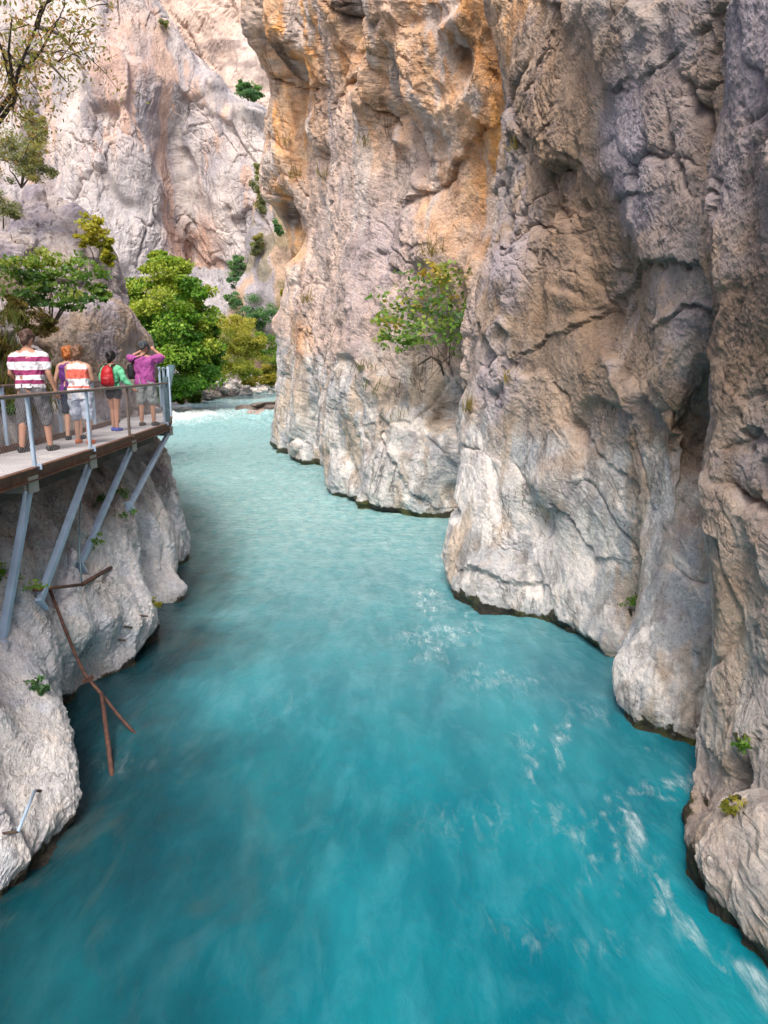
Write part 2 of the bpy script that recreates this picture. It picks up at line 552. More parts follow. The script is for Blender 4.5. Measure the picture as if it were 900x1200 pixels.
# single features: (place, radius, how far it stands out)
FEAT = [((868, 985, 5.2), 0.42, 0.22), ((822, 1010, 5.5), 0.3, 0.12), ((862, 935, 5.7), 0.16, -0.25), ((880, 860, 5.6), 0.25, 0.14), ((872, 900, 5.7), 0.12, -0.16),
        ((820, 520, 8.8), 0.45, -0.3), ((806, 590, 8.4), 0.2, -0.15), 
        ((585, 690, 12.6), 0.5, 0.3), ((660, 700, 11.2), 0.4, 0.2), ((620, 680, 12.2), 0.25, -0.16), ((690, 640, 10.9), 0.4, -0.15), ((650, 575, 12.0), 0.45, 0.25), ((640, 610, 12.1), 0.3, -0.22),
        ((720, 345, 10.3), 0.5, -0.35), ((690, 372, 11.2), 0.35, -0.3), ((640, 160, 12.6), 0.5, 0.08), ((690, 195, 11.4), 0.4, 0.08), ((745, 250, 10.0), 0.8, 0.18), ((600, 330, 13.6), 0.5, 0.25),
        ((505, 430, 20.9), 0.9, -0.6), ((520, 470, 20.6), 0.7, -0.4), ((530, 590, 20.0), 0.5, -0.5), ((470, 530, 21.1), 1.1, 0.5), ((415, 540, 22.9), 0.9, -0.4), ((440, 575, 21.9), 0.8, 0.3),
        ((540, 75, 18.6), 0.35, -0.7), ((400, 30, 24.4), 1.0, -1.4), ((420, 90, 22.6), 0.9, 0.6), ((338, 80, 33.5), 1.3, -1.9), ((362, 92, 33), 0.7, -1.0), ((318, 45, 37), 1.6, 1.3), ((345, 40, 33), 1.2, 0.9), ((330, 150, 37), 1.4, 0.8), ((340, 262, 37), 0.9, -1.7), ((352, 285, 37), 0.7, -1.0), ((322, 215, 38), 1.2, 0.8), ((348, 315, 37), 0.8, 0.6), ((470, 160, 21.6), 1.4, -0.6), ((480, 100, 21), 0.8, 0.5),
        ((350, 500, 33.2), 1.5, 0.6), ((372, 500, 30.5), 1.0, -0.8), ((560, 230, 18.6), 1.2, -0.6), ((500, 210, 20.6), 1.0, -0.5)]
for q, r, a in FEAT:
    c = rock_at(q[0], q[1], GB)
    d2 = ((G + warp * 0.25 * r - c) ** 2 * np.array([1, 1, 0.7])).sum(-1) / (r * r)
    h = h + a * np.exp(-d2 * 0.9)
# long joints and ledges: (places along it, width, depth, overhang)
JOINTS = [([(698, 362), (716, 342), (738, 326), (772, 312), (828, 302)], 0.07, 0.16, 0.13), ([(628, 158), (660, 170), (688, 206), (694, 218)], 0.07, 0.12, 0.07), ([(690, 55), (715, 98), (735, 112)], 0.06, 0.10, 0.05),
          ([(846, 0), (832, 130), (836, 240), (846, 330)], 0.07, 0.20, 0.0), ([(566, 262), (588, 292), (577, 340), (562, 392)], 0.06, 0.22, 0.0), ([(640, 448), (690, 510), (738, 562)], 0.05, 0.10, 0.06), ([(768, 392), (800, 366), (828, 356)], 0.06, 0.08, 0.06),
          ([(640, 596), (668, 606), (690, 640)], 0.07, 0.14, 0.14), ([(708, 250), (735, 232), (760, 226)], 0.05, 0.08, 0.05), ([(655, 190), (640, 260), (625, 330)], 0.05, 0.10, 0.0), ([(600, 0), (578, 90), (602, 175), (606, 260)], 0.14, 0.30, 0.0),
          ([(405, 70), (392, 150), (396, 240), (384, 330)], 0.12, 0.22, 0.0), ([(440, 60), (436, 140), (452, 200)], 0.12, 0.18, 0.0), ([(470, 230), (520, 205), (560, 150)], 0.12, 0.16, 0.18), ([(505, 470), (530, 540), (534, 600)], 0.15, 0.4, 0.0), ([(440, 500), (470, 560), (500, 600)], 0.10, 0.2, 0.12),
          ([(716, 110), (752, 92), (800, 60), (840, 20)], 0.05, 0.10, 0.04), ([(600, 420), (640, 400), (690, 372)], 0.05, 0.09, 0.08), ([(560, 668), (590, 690), (610, 684)], 0.05, 0.06, 0.2), ([(742, 640), (735, 720), (730, 790)], 0.07, 0.2, 0.0),
          ([(860, 480), (880, 560), (870, 660), (890, 760)], 0.05, 0.12, 0.0), ([(845, 700), (850, 800), (840, 890)], 0.05, 0.1, 0.0), ([(870, 120), (885, 250), (872, 380)], 0.05, 0.12, 0.0), ([(855, 905), (880, 880), (900, 850)], 0.05, 0.12, 0.12)]
JW = 0.10 * np.stack([fbm(GB * 2.6, 4, 0.62, seed=83), fbm(GB * 2.6 + 5, 4, 0.62, seed=84), fbm(GB * 2.6 + 9, 4, 0.62, seed=85)], -1)
for pts, wd_, dp, oh in JOINTS:
    wd_, dp, oh = wd_ * 0.62, dp * 0.75, oh * 0.6
    q3 = np.array([rock_at(px, py, GB) for px, py in pts])
    best = np.full(z.shape, 9.0, np.float32)
    rise = np.zeros(z.shape, np.float32)
    Gw = GB + warp * 0.16 + JW
    lo, hi = q3.min(0) - 1.2, q3.max(0) + 1.2
    sel = ((Gw > lo) & (Gw < hi)).all(-1)
    gs = Gw[sel]
    bs_, rs_ = np.full(len(gs), 9.0), np.zeros(len(gs))
    for a_, b_ in zip(q3[:-1], q3[1:]):
        v_ = b_ - a_
        t_ = np.clip(((gs - a_) @ v_) / (v_ @ v_), 0, 1)
        dv = gs - a_ - t_[:, None] * v_
        d_ = np.linalg.norm(dv, axis=1)
        m_ = d_ < bs_
        bs_ = np.where(m_, d_, bs_)
        rs_ = np.where(m_, dv[:, 2], rs_)
    sc_ = 1.0 if q3[:, 1].mean() < 16 else 1.5
    taper = sstep(-0.5, 0.0, fbm(gs * 1.1, 2, seed=81))
    add = -dp * sc_ * np.exp(-(bs_ / (wd_ * sc_)) ** 2) * taper
    add = add + oh * sc_ * np.where(rs_ > 0, np.exp(-bs_ / (0.45 * sc_)), -0.5 * np.exp(-bs_ / (0.25 * sc_))) * sstep(0, 0.03, np.abs(rs_))
    h[sel] += add
# bedding ledges that run down to the right over the middle buttress
bed = (G @ np.array([0.25, 0.55, 0.80])) * 0.75 + 1.0 * warp[..., 1] + 0.25 * fbm(G * 1.7, 3, seed=77)
saw = bed - np.floor(bed)
gate = sstep(0.0, 0.45, fbm(G * 0.4 + 3, 2, seed=78)) * (1 - polish) * (1 - far)
h = h + blur(0.15 * (saw - 0.5) * gate, 2)
# fluted ribs above the waterline of the middle buttress
h = h + 0.05 * ridged(G * np.array([3.4, 3.4, 0.7]) + warp * 0.5, 3, 0.55, seed=79) * (1 - sstep(0.5, 1.6, z)) * (1 - 0.4 * far)
# the water has cut a low notch along the foot
h = h - 0.16 * np.exp(-((z - 0.02) / 0.13) ** 2) * (0.5 + 0.8 * sstep(-0.2, 0.4, warp[..., 2]))
G = G + Nn * h[..., None]
G = G.astype(np.float32)

# colour of the stone, with warm bounce and hollow shade painted into it
p = G
P_ray = P
P = lambda px, py, Y: rock_at(px, py, RIGHT_G0)
RIGHT_G0 = G
nA = fbm(p * 0.55 + 4, 4, 0.6, seed=91)
nB = fbm(p * np.array([0.9, 0.9, 0.28]) + 8, 5, 0.6, seed=92)
nC = fbm(p * 1.6, 4, 0.6, seed=93)
col = mixv(C_TAN, C_GREY, sstep(-0.2, 0.4, nA))
col = mixv(col, C_BROWN, 0.65 * sstep(0.0, 0.5, nB) * (1 - far))
col = mixv(col, C_PINK, far * (0.85 - 0.35 * sstep(0, 0.5, nA)))
col = mixv(col, C_LILAC, 0.8 * sstep(0.12, 0.5, nC) * (0.6 - 0.2 * far))
lil = [(P(725, 190, 10.6), (0.7, 1.2, 1.4), 0.95), (P(735, 250, 10.4), (0.35, 1, 0.6), 0.9), (P(880, 60, 6), (0.5, 1.5, 0.9), 0.9), (P(880, 200, 6), (0.5, 1.5, 0.7), 0.7), (P(885, 330, 5.8), (0.3, 1.5, 0.5), 0.6),
       (P(590, 300, 14.2), (0.35, 2, 1.0), 0.8), (P(575, 450, 14.0), (0.35, 1.2, 0.9), 0.75), (P(440, 300, 22), (1.6, 3, 1.8), 0.55), (P(880, 640, 5.6), (0.3, 1, 0.4), 0.8), (P(760, 180, 10), (1.0, 1.5, 1.6), 0.4), (P(430, 370, 22), (1.6, 3, 2.0), 0.4)]
col = mixv(col, C_LILAC * 1.12, blob_mask(p, lil, warp * 0.35))
brn = [(P(660, 330, 11.6), (1.1, 2, 2.6), 0.75), (P(650, 120, 12.4), (0.9, 2, 1.8), 0.6), (P(850, 700, 6.8), (0.5, 1.2, 1.0), 0.6), (P(800, 560, 8.6), (0.6, 1.4, 1.3), 0.75), (P(845, 350, 6.8), (0.35, 1.4, 1.3), 0.7), (P(680, 480, 11.3), (1.0, 1.2, 1.1), 0.5)]
col = mixv(col, C_BROWN * np.array([1.35, 1.25, 1.15]), blob_mask(p, brn, warp * 0.5))
tan = [(P(860, 800, 6.3), (0.7, 1.4, 1.1), 0.95), (P(860, 950, 5.6), (0.7, 1.2, 0.6), 0.9), (P(870, 640, 6.2), (0.4, 1.2, 0.6), 0.5), (P(770, 760, 8.2), (0.5, 0.8, 0.7), 0.5), (P(640, 480, 12.2), (0.9, 1.5, 1.4), 0.4)]
col = mixv(col, np.array([0.50, 0.41, 0.34]), blob_mask(p, tan, warp * 0.3))
pale = np.clip(1 - sstep(-0.5, 0.9, z - band - 0.6 * nC), 0, 1) * (0.5 + 0.5 * sstep(7.0, 8.2, y))
nD = fbm((p @ ROT.T) * np.array([1.4, 1.4, 0.4]) + 2 * warp * 0.3, 6, 0.66, seed=98)
pale_c = mixv(C_PALE, C_BLUE * 0.85, sstep(-0.1, 0.30, nD))
pale_c = mixv(pale_c, np.array([0.50, 0.42, 0.345]), 0.85 * sstep(0.08, 0.35, nB))
pale_c = mixv(pale_c, np.array([0.27, 0.25, 0.23]), 0.6 * sstep(0.2, 0.42, fbm(p * np.array([2.2, 2.2, 0.9]) + 14, 5, 0.65, seed=99)))
col = mixv(col, pale_c, pale)
whi = [(P(575, 690, 12.8), (0.7, 0.9, 0.7), 1.0), (P(660, 660, 11.4), (0.9, 1.2, 0.8), 0.85), (P(560, 580, 13.6), (0.5, 1, 1.0), 0.8), (P(770, 800, 8.1), (0.45, 0.6, 0.5), 0.7), (P(460, 540, 21.3), (1.6, 1.5, 1.4), 0.8), (P(350, 500, 33), (1.4, 2, 1.5), 0.75), (P(700, 590, 10.9), (0.6, 1, 0.6), 0.6)]
col = mixv(col, mixv(C_PALE * 1.06, pale_c, 0.65), 0.8 * blob_mask(p, whi, warp * 0.4))
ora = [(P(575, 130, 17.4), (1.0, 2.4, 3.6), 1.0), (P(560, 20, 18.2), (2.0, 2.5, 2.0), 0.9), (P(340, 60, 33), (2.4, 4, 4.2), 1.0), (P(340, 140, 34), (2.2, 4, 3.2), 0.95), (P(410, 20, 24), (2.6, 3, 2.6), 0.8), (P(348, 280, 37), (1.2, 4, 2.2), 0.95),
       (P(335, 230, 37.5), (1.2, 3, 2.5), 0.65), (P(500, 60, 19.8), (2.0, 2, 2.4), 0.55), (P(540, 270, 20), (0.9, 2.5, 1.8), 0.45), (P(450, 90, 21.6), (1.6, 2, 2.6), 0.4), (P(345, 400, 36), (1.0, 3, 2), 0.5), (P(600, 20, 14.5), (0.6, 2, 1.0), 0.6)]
glow_wash = [(P(450, 60, 21.6), (4.0, 6, 4.0), 0.42), (P(555, 110, 18.5), (1.6, 4, 5.0), 0.75), (P(350, 100, 31), (4, 8, 7), 0.75), (P(560, 270, 19.5), (1.2, 3, 2.6), 0.5), (P(335, 260, 38), (2.0, 6, 5), 0.8)]  # broad warm glow of bounced light, painted around the orange stain
col = mixv(col, mixv(np.array([0.70, 0.46, 0.29]), np.array([0.68, 0.54, 0.44]), sstep(-0.25, 0.25, nA)), blob_mask(p, glow_wash, warp * 1.2) * (0.65 + 0.35 * sstep(-0.3, 0.2, nB)))
om = blob_mask(p, ora, warp * 0.9)  # orange stain, with bounced light mixed into its colour
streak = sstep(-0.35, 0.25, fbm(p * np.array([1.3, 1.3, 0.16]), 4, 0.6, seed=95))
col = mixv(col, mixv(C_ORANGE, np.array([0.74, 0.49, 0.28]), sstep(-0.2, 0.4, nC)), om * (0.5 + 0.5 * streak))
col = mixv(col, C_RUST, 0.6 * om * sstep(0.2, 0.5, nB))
hollow_shade = [(P(405, 5, 24.5), (1.2, 2, 0.9), 0.9), (P(540, 75, 18.6), (0.4, 1, 0.4), 0.8), (P(335, 75, 33.5), (0.9, 2, 0.9), 0.85), (P(345, 255, 36), (0.8, 2, 0.8), 0.85)]  # dark blobs paint shade into the carved hollows
col = mixv(col, C_DARK, blob_mask(p, hollow_shade, warp * 0.5))
white_streak = sstep(0.18, 0.4, fbm(p * np.array([1.1, 1.1, 0.10]) + 31, 3, 0.6, seed=96)) * far * sstep(6, 9, z)
col = mixv(col, np.array([0.58, 0.54, 0.52]), 0.7 * white_streak)
wet = (1 - sstep(0.02, 0.20, z + 0.16 * nC + 0.10 * nA - 0.008 * np.clip(y - 8, 0, 30))) * (0.8 + 0.2 * sstep(-0.2, 0.2, nA))
moss = [(P(862, 940, 5.6), (0.16, 0.3, 0.14), 0.9), (P(740, 710, 9.0), (0.08, 0.3, 0.4), 0.9), (P(760, 850, 8), (0.5, 0.4, 0.16), 0.6), (P(867, 870, 5.8), (0.08, 0.3, 0.12), 0.9)]
wet = np.maximum(wet, blob_mask(p, moss, warp * 0.12) * sstep(-0.1, 0.2, fbm(p * 9, 3, seed=97)))

P = P_ray


def rock_sheet(name, G, col, wet, mat, flip=False):
    q = grid_quads(*G.shape[:2])
    me = np_mesh(name, G.reshape(-1, 3), q[:, ::-1] if flip else q, smooth=False)
    point_color(me, 'col', np.clip(col, 0.01, 0.9).reshape(-1, 3))
    point_float(me, 'wet', np.clip(wet, 0, 1).ravel())
    o = link_mesh(name, me, mat)
    return o


RIGHT_G = RIGHT_G0
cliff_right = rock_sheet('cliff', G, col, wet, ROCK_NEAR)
mesh = cliff_right.data
mesh.materials.append(ROCK_MID)
fy = GB[:-1, :-1, 1].ravel()
mesh.polygons.foreach_set('material_index', (fy > 17.2).astype(np.int32))
tag(cliff_right, 'tall limestone wall with orange stains and a scoured pale foot along the far side of the river', 'cliff', kind='structure')
# ------------------------------------------------------------------ left bank: scoured buttresses under the walkway, rough slope above it
left = []
cutsL = []
def L(*pts):
    left.append(V(*pts))

L(('a', -3.7, -8, -1), ('a', -3.8, -8, 1), ('a', -4.6, -8, 2.6), ('a', -5.4, -8, 3.1), ('a', -5.8, -8, 5), ('a', -7, -8, 9), ('a', -9, -8, 14))
L(('a', -3.4, 1.5, -1), ('a', -3.5, 1.5, 0.8), ('a', -4.4, 1.5, 2.5), ('a', -5.4, 1.5, 3.1), ('a', -5.8, 1.5, 5), ('a', -7, 1.5, 9), ('a', -9, 1.5, 14))
L((-5, 1090), (-5, 990, 5.3), (-5, 900, 5.75), (-15, 800, 6.3), (-40, 740, 6.7), ('a', -5.0, 6.6, 2.7), ('a', -5.45, 6.5, 3.12), ('a', -5.7, 6.6, 4.2), ('a', -6.5, 6.8, 7), ('a', -8.5, 7, 13))
L((40, 1042), (42, 980, 5.55), (35, 900, 6.1), (15, 820, 6.75), (-5, 760, 7.1), ('a', -4.9, 7.3, 2.6), ('a', -5.45, 7.4, 3.12), ('a', -5.72, 7.4, 4.4), ('a', -6.4, 7.5, 7), ('a', -8.5, 7.5, 13))
L((84, 970), (80, 910, 6.35), (71, 855, 6.75), (50, 805, 7.1), (28, 765, 7.35), (5, 730, 7.6), ('a', -4.95, 8.2, 2.6), ('a', -5.5, 8.2, 3.12), ('a', -5.75, 8.3, 4.5), ('a', -6.4, 8.5, 7), ('a', -8.5, 8.5, 13))
L(('a', -4.5, 7.95, -1), ('a', -4.45, 7.95, 0), (62, 835, 8.3), (66, 790, 8.15), (58, 740, 8.4), (50, 690, 8.8), (45, 640, 9.2), ('a', -5.2, 9.5, 2.7), ('a', -5.55, 9.6, 3.12), ('a', -5.75, 9.8, 4.6), ('a', -6.1, 10, 6.2), ('a', -8.5, 10.5, 12))
L((105, 824), (101, 796, 9.05), (88, 775, 8.95), (86, 735, 8.95), (85, 690, 9.25), (85, 640, 9.7), (85, 600, 10.2), ('a', -5.35, 10.8, 2.8), ('a', -5.65, 10.8, 3.12), ('a', -5.8, 11, 4.6), ('a', -6.0, 11.1, 5.5), ('a', -7.2, 11.5, 6.4), ('a', -11, 12.5, 11))
L((150, 798), (148, 772, 9.75), (132, 752, 9.75), (128, 718, 9.75), (122, 690, 10.0), (116, 640, 10.5), (110, 600, 11), ('a', -5.4, 11.8, 2.9), ('a', -5.85, 12, 3.12), ('a', -5.95, 12.1, 4.2), ('a', -6.4, 12.3, 4.7), ('a', -8, 13, 5.7), ('a', -13, 14, 11))
L((187, 750), (188, 722, 10.85), (177, 690, 11.1), (164, 640, 11.6), (152, 590, 12.2), (140, 560, 12.7), ('a', -5.7, 13, 2.95), ('a', -6.05, 13, 3.12), ('a', -6.25, 13.2, 3.9), ('a', -7.2, 13.6, 4.5), ('a', -10, 14.5, 6.3), ('a', -15, 16, 11))
L(('a', -4.5, 12.1, -1), ('a', -4.45, 12.1, 0), (170, 700, 12.6), (162, 650, 13.0), (156, 590, 13.5), ('a', -5.95, 14, 2.95), ('a', -6.3, 14.2, 3.12), ('a', -6.5, 14.4, 3.8), ('a', -8, 15, 4.7), ('a', -11, 16, 7), ('a', -16, 18, 11))
L((218, 708), (217, 690, 13.1), (203, 660, 13.5), (196, 610, 13.9), (186, 560, 14.3), ('a', -6.0, 15, 2.95), ('a', -6.5, 15.3, 3.12), ('a', -6.7, 15.5, 3.7), ('a', -8, 16.3, 4.7), ('a', -11, 17.5, 7), ('a', -17, 20, 11))
L(('a', -5.2, 14.9, -1), ('a', -5.15, 14.9, 0), (192, 640, 15.3), (184, 570, 15.6), ('a', -6.15, 16, 2.95), ('a', -6.7, 16.4, 3.12), ('a', -7, 16.8, 3.8), ('a', -8.4, 17.5, 4.9), ('a', -11.5, 19, 7.5), ('a', -17.5, 21, 11))
L((214, 664), (212, 630, 15.7), (205, 580, 15.9), (192, 535, 16.2), ('a', -6.4, 17.5, 2.9), ('a', -7.0, 17.8, 3.12), ('a', -7.3, 18, 3.9), ('a', -8.8, 18.5, 5.2), ('a', -12, 20, 8), ('a', -18, 22, 12))
L(('a', -7.2, 21, -1), ('a', -7.2, 21, 0), ('a', -7.4, 21.5, 1.8), ('a', -7.9, 22, 3.12), ('a', -8.7, 22, 4.3), ('a', -10, 22.5, 6.0), ('a', -13, 24, 8.5), ('a', -19, 26, 12))
L(('a', -11, 30, -1), ('a', -11, 30, 0), ('a', -11.2, 30, 1.5), ('a', -12, 30, 3.0), ('a', -13.5, 30, 4.5), ('a', -16, 31, 7), ('a', -22, 33, 12))
L(('a', -17, 45, -1), ('a', -17, 45, 0), ('a', -17.5, 45, 1.2), ('a', -19, 46, 2.5), ('a', -22, 47, 5), ('a', -27, 48, 9), ('a', -36, 50, 16))
L(('a', -22, 61, -1), ('a', -22, 61, 0.7), ('a', -23, 61.5, 1.6), ('a', -28, 63, 3), ('a', -36, 64, 7), ('a', -46, 66, 13), ('a', -62, 68, 24))
NCL = [8, 14, 40, 44, 40, 34, 40, 40, 30, 26, 24, 26, 22, 16, 14, 12]
G = loft(left, 560, NCL)
Nn = blur(grid_normals(G), 5)
Nn /= np.linalg.norm(Nn, axis=2, keepdims=True)
if Nn[150, 100, 0] < 0:
    Nn = -Nn
x, y, z = G[..., 0], G[..., 1], G[..., 2]
warp = np.stack([fbm(G * 0.6 + 50, 4, seed=171), fbm(G * 0.6 + 59, 4, seed=172), fbm(G * 0.6 + 69, 4, seed=173)], -1)
polish = np.clip(1 - sstep(1.2, 3.0, z + 0.7 * warp[..., 0]), 0, 1) * 0.8
h = rock_height(G, 0.75, 200, polish * 0.8, 0.7, 0.95, 1.3) * (1 - 0.75 * (1 - sstep(0.25, 0.9, np.abs(z - 3.1))))      # quieter where the walkway touches it
FEATL = [((112, 800, 9.1), 0.42, -0.5), ((150, 775, 9.7), 0.35, -0.2), ((95, 742, 8.9), 0.38, 0.22), ((125, 728, 9.7), 0.3, 0.18), ((60, 690, 8.9), 0.3, -0.2), ((140, 660, 11), 0.5, -0.15), ((205, 695, 13.1), 0.3, 0.15), ((60, 830, 7.0), 0.3, 0.1), ((40, 720, 7.6), 0.4, -0.15), ((20, 900, 6.0), 0.5, 0.08)]
for q, r, a in FEATL:
    d2 = ((G - P(*q)) ** 2).sum(-1) / (r * r)
    h = h + a * np.exp(-d2)
h = h - 0.12 * np.exp(-((z - 0.03) / 0.12) ** 2)
G = (G + Nn * h[..., None]).astype(np.float32)
p = G
nA = fbm(p * 0.7 + 4, 4, 0.6, seed=191)
nB = fbm(p * np.array([1.0, 1.0, 0.4]) + 8, 5, 0.6, seed=192)
nC = fbm(p * 1.9, 4, 0.6, seed=193)
col = mixv(np.array([0.50, 0.485, 0.49]), np.array([0.44, 0.44, 0.485]), sstep(-0.2, 0.35, nA))
col = mixv(col, C_TAN * 1.1, 0.35 * sstep(0.0, 0.4, nB))
low = mixv(np.array([0.76, 0.77, 0.80]), np.array([0.64, 0.68, 0.74]), sstep(-0.1, 0.3, nC))
low = mixv(low, np.array([0.60, 0.58, 0.56]), 0.6 * sstep(0.1, 0.4, nB))
col = mixv(col, low, 1 - sstep(1.0, 2.6, z + 0.8 * warp[..., 1] - 0.4))
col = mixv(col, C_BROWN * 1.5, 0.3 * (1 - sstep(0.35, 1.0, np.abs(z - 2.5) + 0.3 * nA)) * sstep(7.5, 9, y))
nearw = blob_mask(p, [(P(20, 900, 6.0), (0.9, 0.9, 0.9), 0.8), (P(120, 700, 10), (0.6, 0.8, 0.5), 0.6), (P(200, 680, 13.3), (0.4, 0.6, 0.4), 0.7)], warp * 0.3)
col = mixv(col, np.array([0.68, 0.675, 0.68]), nearw)
# thin soil and dry grass litter on the slope above
soil = sstep(4.2, 6.5, z + warp[..., 0]) * sstep(11.5, 14, y) * sstep(-0.15, 0.25, nB)
col = mixv(col, np.array([0.16, 0.125, 0.07]), 0.85 * soil)
wet = (1 - sstep(0.05, 0.24, z + 0.09 * nC)) * 0.95
mossL = [(P(28, 1045, 5.2), (0.14, 0.25, 0.10), 0.9), (P(60, 985, 5.9), (0.1, 0.2, 0.09), 0.8), (P(184, 708, 12.6), (0.12, 0.3, 0.10), 1.0), (P(90, 818, 8.8), (0.2, 0.3, 0.1), 0.7)]
wet = np.maximum(wet, blob_mask(p, mossL, warp * 0.1) * sstep(-0.2, 0.1, fbm(p * 9, 3, seed=197)))
LEFT_G = G
cliff_left = rock_sheet('rock_bank', G, col, wet, ROCK_NEAR, flip=True)
tag(cliff_left, 'grey scoured rock bank below and behind the walkway', 'rock bank', kind='structure')


def nearest_left(pt):
    d = ((LEFT_G - np.asarray(pt, np.float32)) ** 2).sum(-1)
    i = np.unravel_index(np.argmin(d), d.shape)
    return LEFT_G[i]


# ------------------------------------------------------------------ free standing outcrops
def rock_lump(name, c, rad, s, seed, mat, n=120, power=1.0, tint=None):
    """a rounded block of rock: a deformed ball with the same relief as the walls"""
    th = np.linspace(0.03, math.pi - 0.03, n)[:, None]
    ph = np.linspace(0, 2 * math.pi, int(n * 1.6))[None, :]
    d = np.stack([np.sin(th) * np.cos(ph), np.sin(th) * np.sin(ph), np.cos(th) * np.ones_like(ph)], -1)
    e = np.sign(d) * np.abs(d) ** power
    G = e * np.asarray(rad) + np.asarray(c)
    h = rock_height(G, s, seed) + s * 0.25 * fbm(G / (s * 2.4), 2, seed=seed + 3)
    h[:, -1] = h[:, 0]
    G = G + d * h[..., None]
    nA = fbm(G * 0.5 / s, 4, 0.6, seed=seed + 20)
    nB = fbm(G * 1.1 / s, 4, 0.6, seed=seed + 21)
    col = mixv(C_GREY * 1.1, C_LILAC, sstep(-0.2, 0.3, nA))
    col = mixv(col, C_TAN, 0.7 * sstep(0.0, 0.35, nB))
    if tint is not None:
        col = mixv(col, np.asarray(tint), 0.6 * sstep(-0.3, 0.2, nB))
    return rock_sheet(name, G, col, np.zeros(G.shape[:2]), mat)


o = rock_lump('outcrop', (-7.95, 18.8, 3.6), (1.5, 1.7, 2.7), 0.9, 300, ROCK_NEAR, 200, 0.85, (0.27, 0.215, 0.17))
tag(o, 'brown rounded rock outcrop rising behind the girl with the red backpack', 'rock')
o = rock_lump('outcrop', (-15.6, 29.5, 6.0), (4.6, 3.8, 5.4), 1.8, 330, ROCK_MID, 200, 0.9, (0.42, 0.41, 0.43))
tag(o, 'big pale grey rock hump standing above the leafy shrubs at the left', 'rock')

# ------------------------------------------------------------------ far cliffs, spur and bank
def far_loft(name, lines, nr, ncs, s, seed, colfun, mat, tf=0.9, cuts=None):
    G = loft(lines, nr, ncs, cuts, tf)
    Nn = blur(grid_normals(G), 5)
    Nn /= np.linalg.norm(Nn, axis=2, keepdims=True)
    c = G[nr // 2, G.shape[1] // 2]
    if (Nn[nr // 2, G.shape[1] // 2] * (np.array([0, 0, 4]) - c)).sum() < 0:
        Nn = -Nn
    G = G + Nn * rock_height(G, s, seed, 0.2, 1.0, 0.8, 0.5)[..., None]
    col = colfun(G)
    return rock_sheet(name, G, col, np.zeros(G.shape[:2]), mat)


def back(*pts, dy=30):
    l = V(*pts)
    x, y, z = l[-1]
    return l + [(x, y + dy * 0.4, z + 1), (x, y + dy, z - 4)]


def col_far(G):
    nA = fbm(G * 0.06 + 3, 4, 0.6, seed=401)
    nB = fbm(G * np.array([0.16, 0.16, 0.022]) + 8, 5, 0.65, seed=402)
    nC = fbm(G * np.array([0.35, 0.35, 0.07]), 4, 0.6, seed=403)
    c = mixv(np.array([0.52, 0.475, 0.465]), np.array([0.43, 0.415, 0.435]), sstep(-0.2, 0.3, nA))
    c = mixv(c, np.array([0.58, 0.41, 0.32]), 0.75 * sstep(0.05, 0.35, nB))
    c = mixv(c, np.array([0.28, 0.27, 0.295]), 0.75 * sstep(0.1, 0.35, nC))
    c = mixv(c, np.array([0.58, 0.545, 0.52]), 0.7 * sstep(0.1, 0.4, -nB))
    low = blob_mask(G, [(P(150, 290, 112), (16, 10, 16), 0.8)], 3 * np.stack([nA, nB, nC], -1))
    c = mixv(c, np.array([0.46, 0.455, 0.47]), low)
    pk = blob_mask(G, [(P(228, 290, 122), (6, 10, 6), 0.9), (P(150, 60, 116), (5, 12, 10), 0.8), (P(150, 130, 116), (3, 12, 8), 0.7)], 3 * np.stack([nA, nB, nC], -1))
    c = mixv(c, np.array([0.56, 0.39, 0.32]), pk * (0.5 + 0.5 * sstep(-0.2, 0.2, nC)))
    return c * np.array([0.90, 0.88, 0.88])


cl = [back(('a', -150, 80, 0), ('a', -150, 85, 40), ('a', -150, 95, 90)),
      back((-60, 400, 112), (-60, 200, 114), (-60, -100, 122)),
      back((55, 400, 110), (60, 200, 113), (60, 60, 117), (70, -110, 124)),
      back((128, 400, 108), (125, 260, 110), (118, 190, 112), (118, 60, 115), (128, -70, 122)),
      back((188, 400, 115), (196, 300, 117), (180, 230, 115), (160, 160, 114), (160, 60, 117), (168, -12, 121)),
      back((222, 400, 122), (220, 300, 127), (216, 250, 123), (212, 180, 122), (203, 90, 121), (190, 22, 122)),
      back((272, 400, 118), (268, 300, 121), (264, 200, 120), (256, 140, 121), (240, 85, 123)),
      back((310, 400, 116), (312, 280, 118), (312, 190, 119), (302, 134, 122)),
      back((365, 400, 116), (370, 280, 119), (372, 200, 121))]
o = far_loft('far_cliff', cl, 460, [14, 60, 70, 64, 64, 60, 56, 30], 4.2, 400, col_far, ROCK_FAR)
tag(o, 'pink and grey streaked cliff closing the valley', 'cliff', kind='structure')


def col_top(G):
    nA = fbm(G * 0.05 + 3, 4, 0.6, seed=421)
    nB = fbm(G * np.array([0.05, 0.05, 0.16]) + 8, 5, 0.65, seed=422)
    c = mixv(np.array([0.58, 0.45, 0.385]), np.array([0.60, 0.52, 0.47]), sstep(-0.3, 0.3, nA))
    return mixv(c, np.array([0.30, 0.24, 0.22]), 0.75 * sstep(0.12, 0.35, nB))


cl = [[(-90, 175, 20), (-90, 176, 60), (-90, 185, 125)], [(-50, 172, 20), (-50, 173, 60), (-50, 180, 125)],
      [(-20, 168, 20), (-20, 170, 60), (-18, 178, 120)], [(20, 165, 20), (20, 168, 60), (20, 175, 115)]]
o = far_loft('high_cliff', cl, 220, [50, 70, 50], 7.0, 430, col_top, ROCK_FAR)
tag(o, 'warm pink cliff face high above the valley', 'cliff', kind='structure')


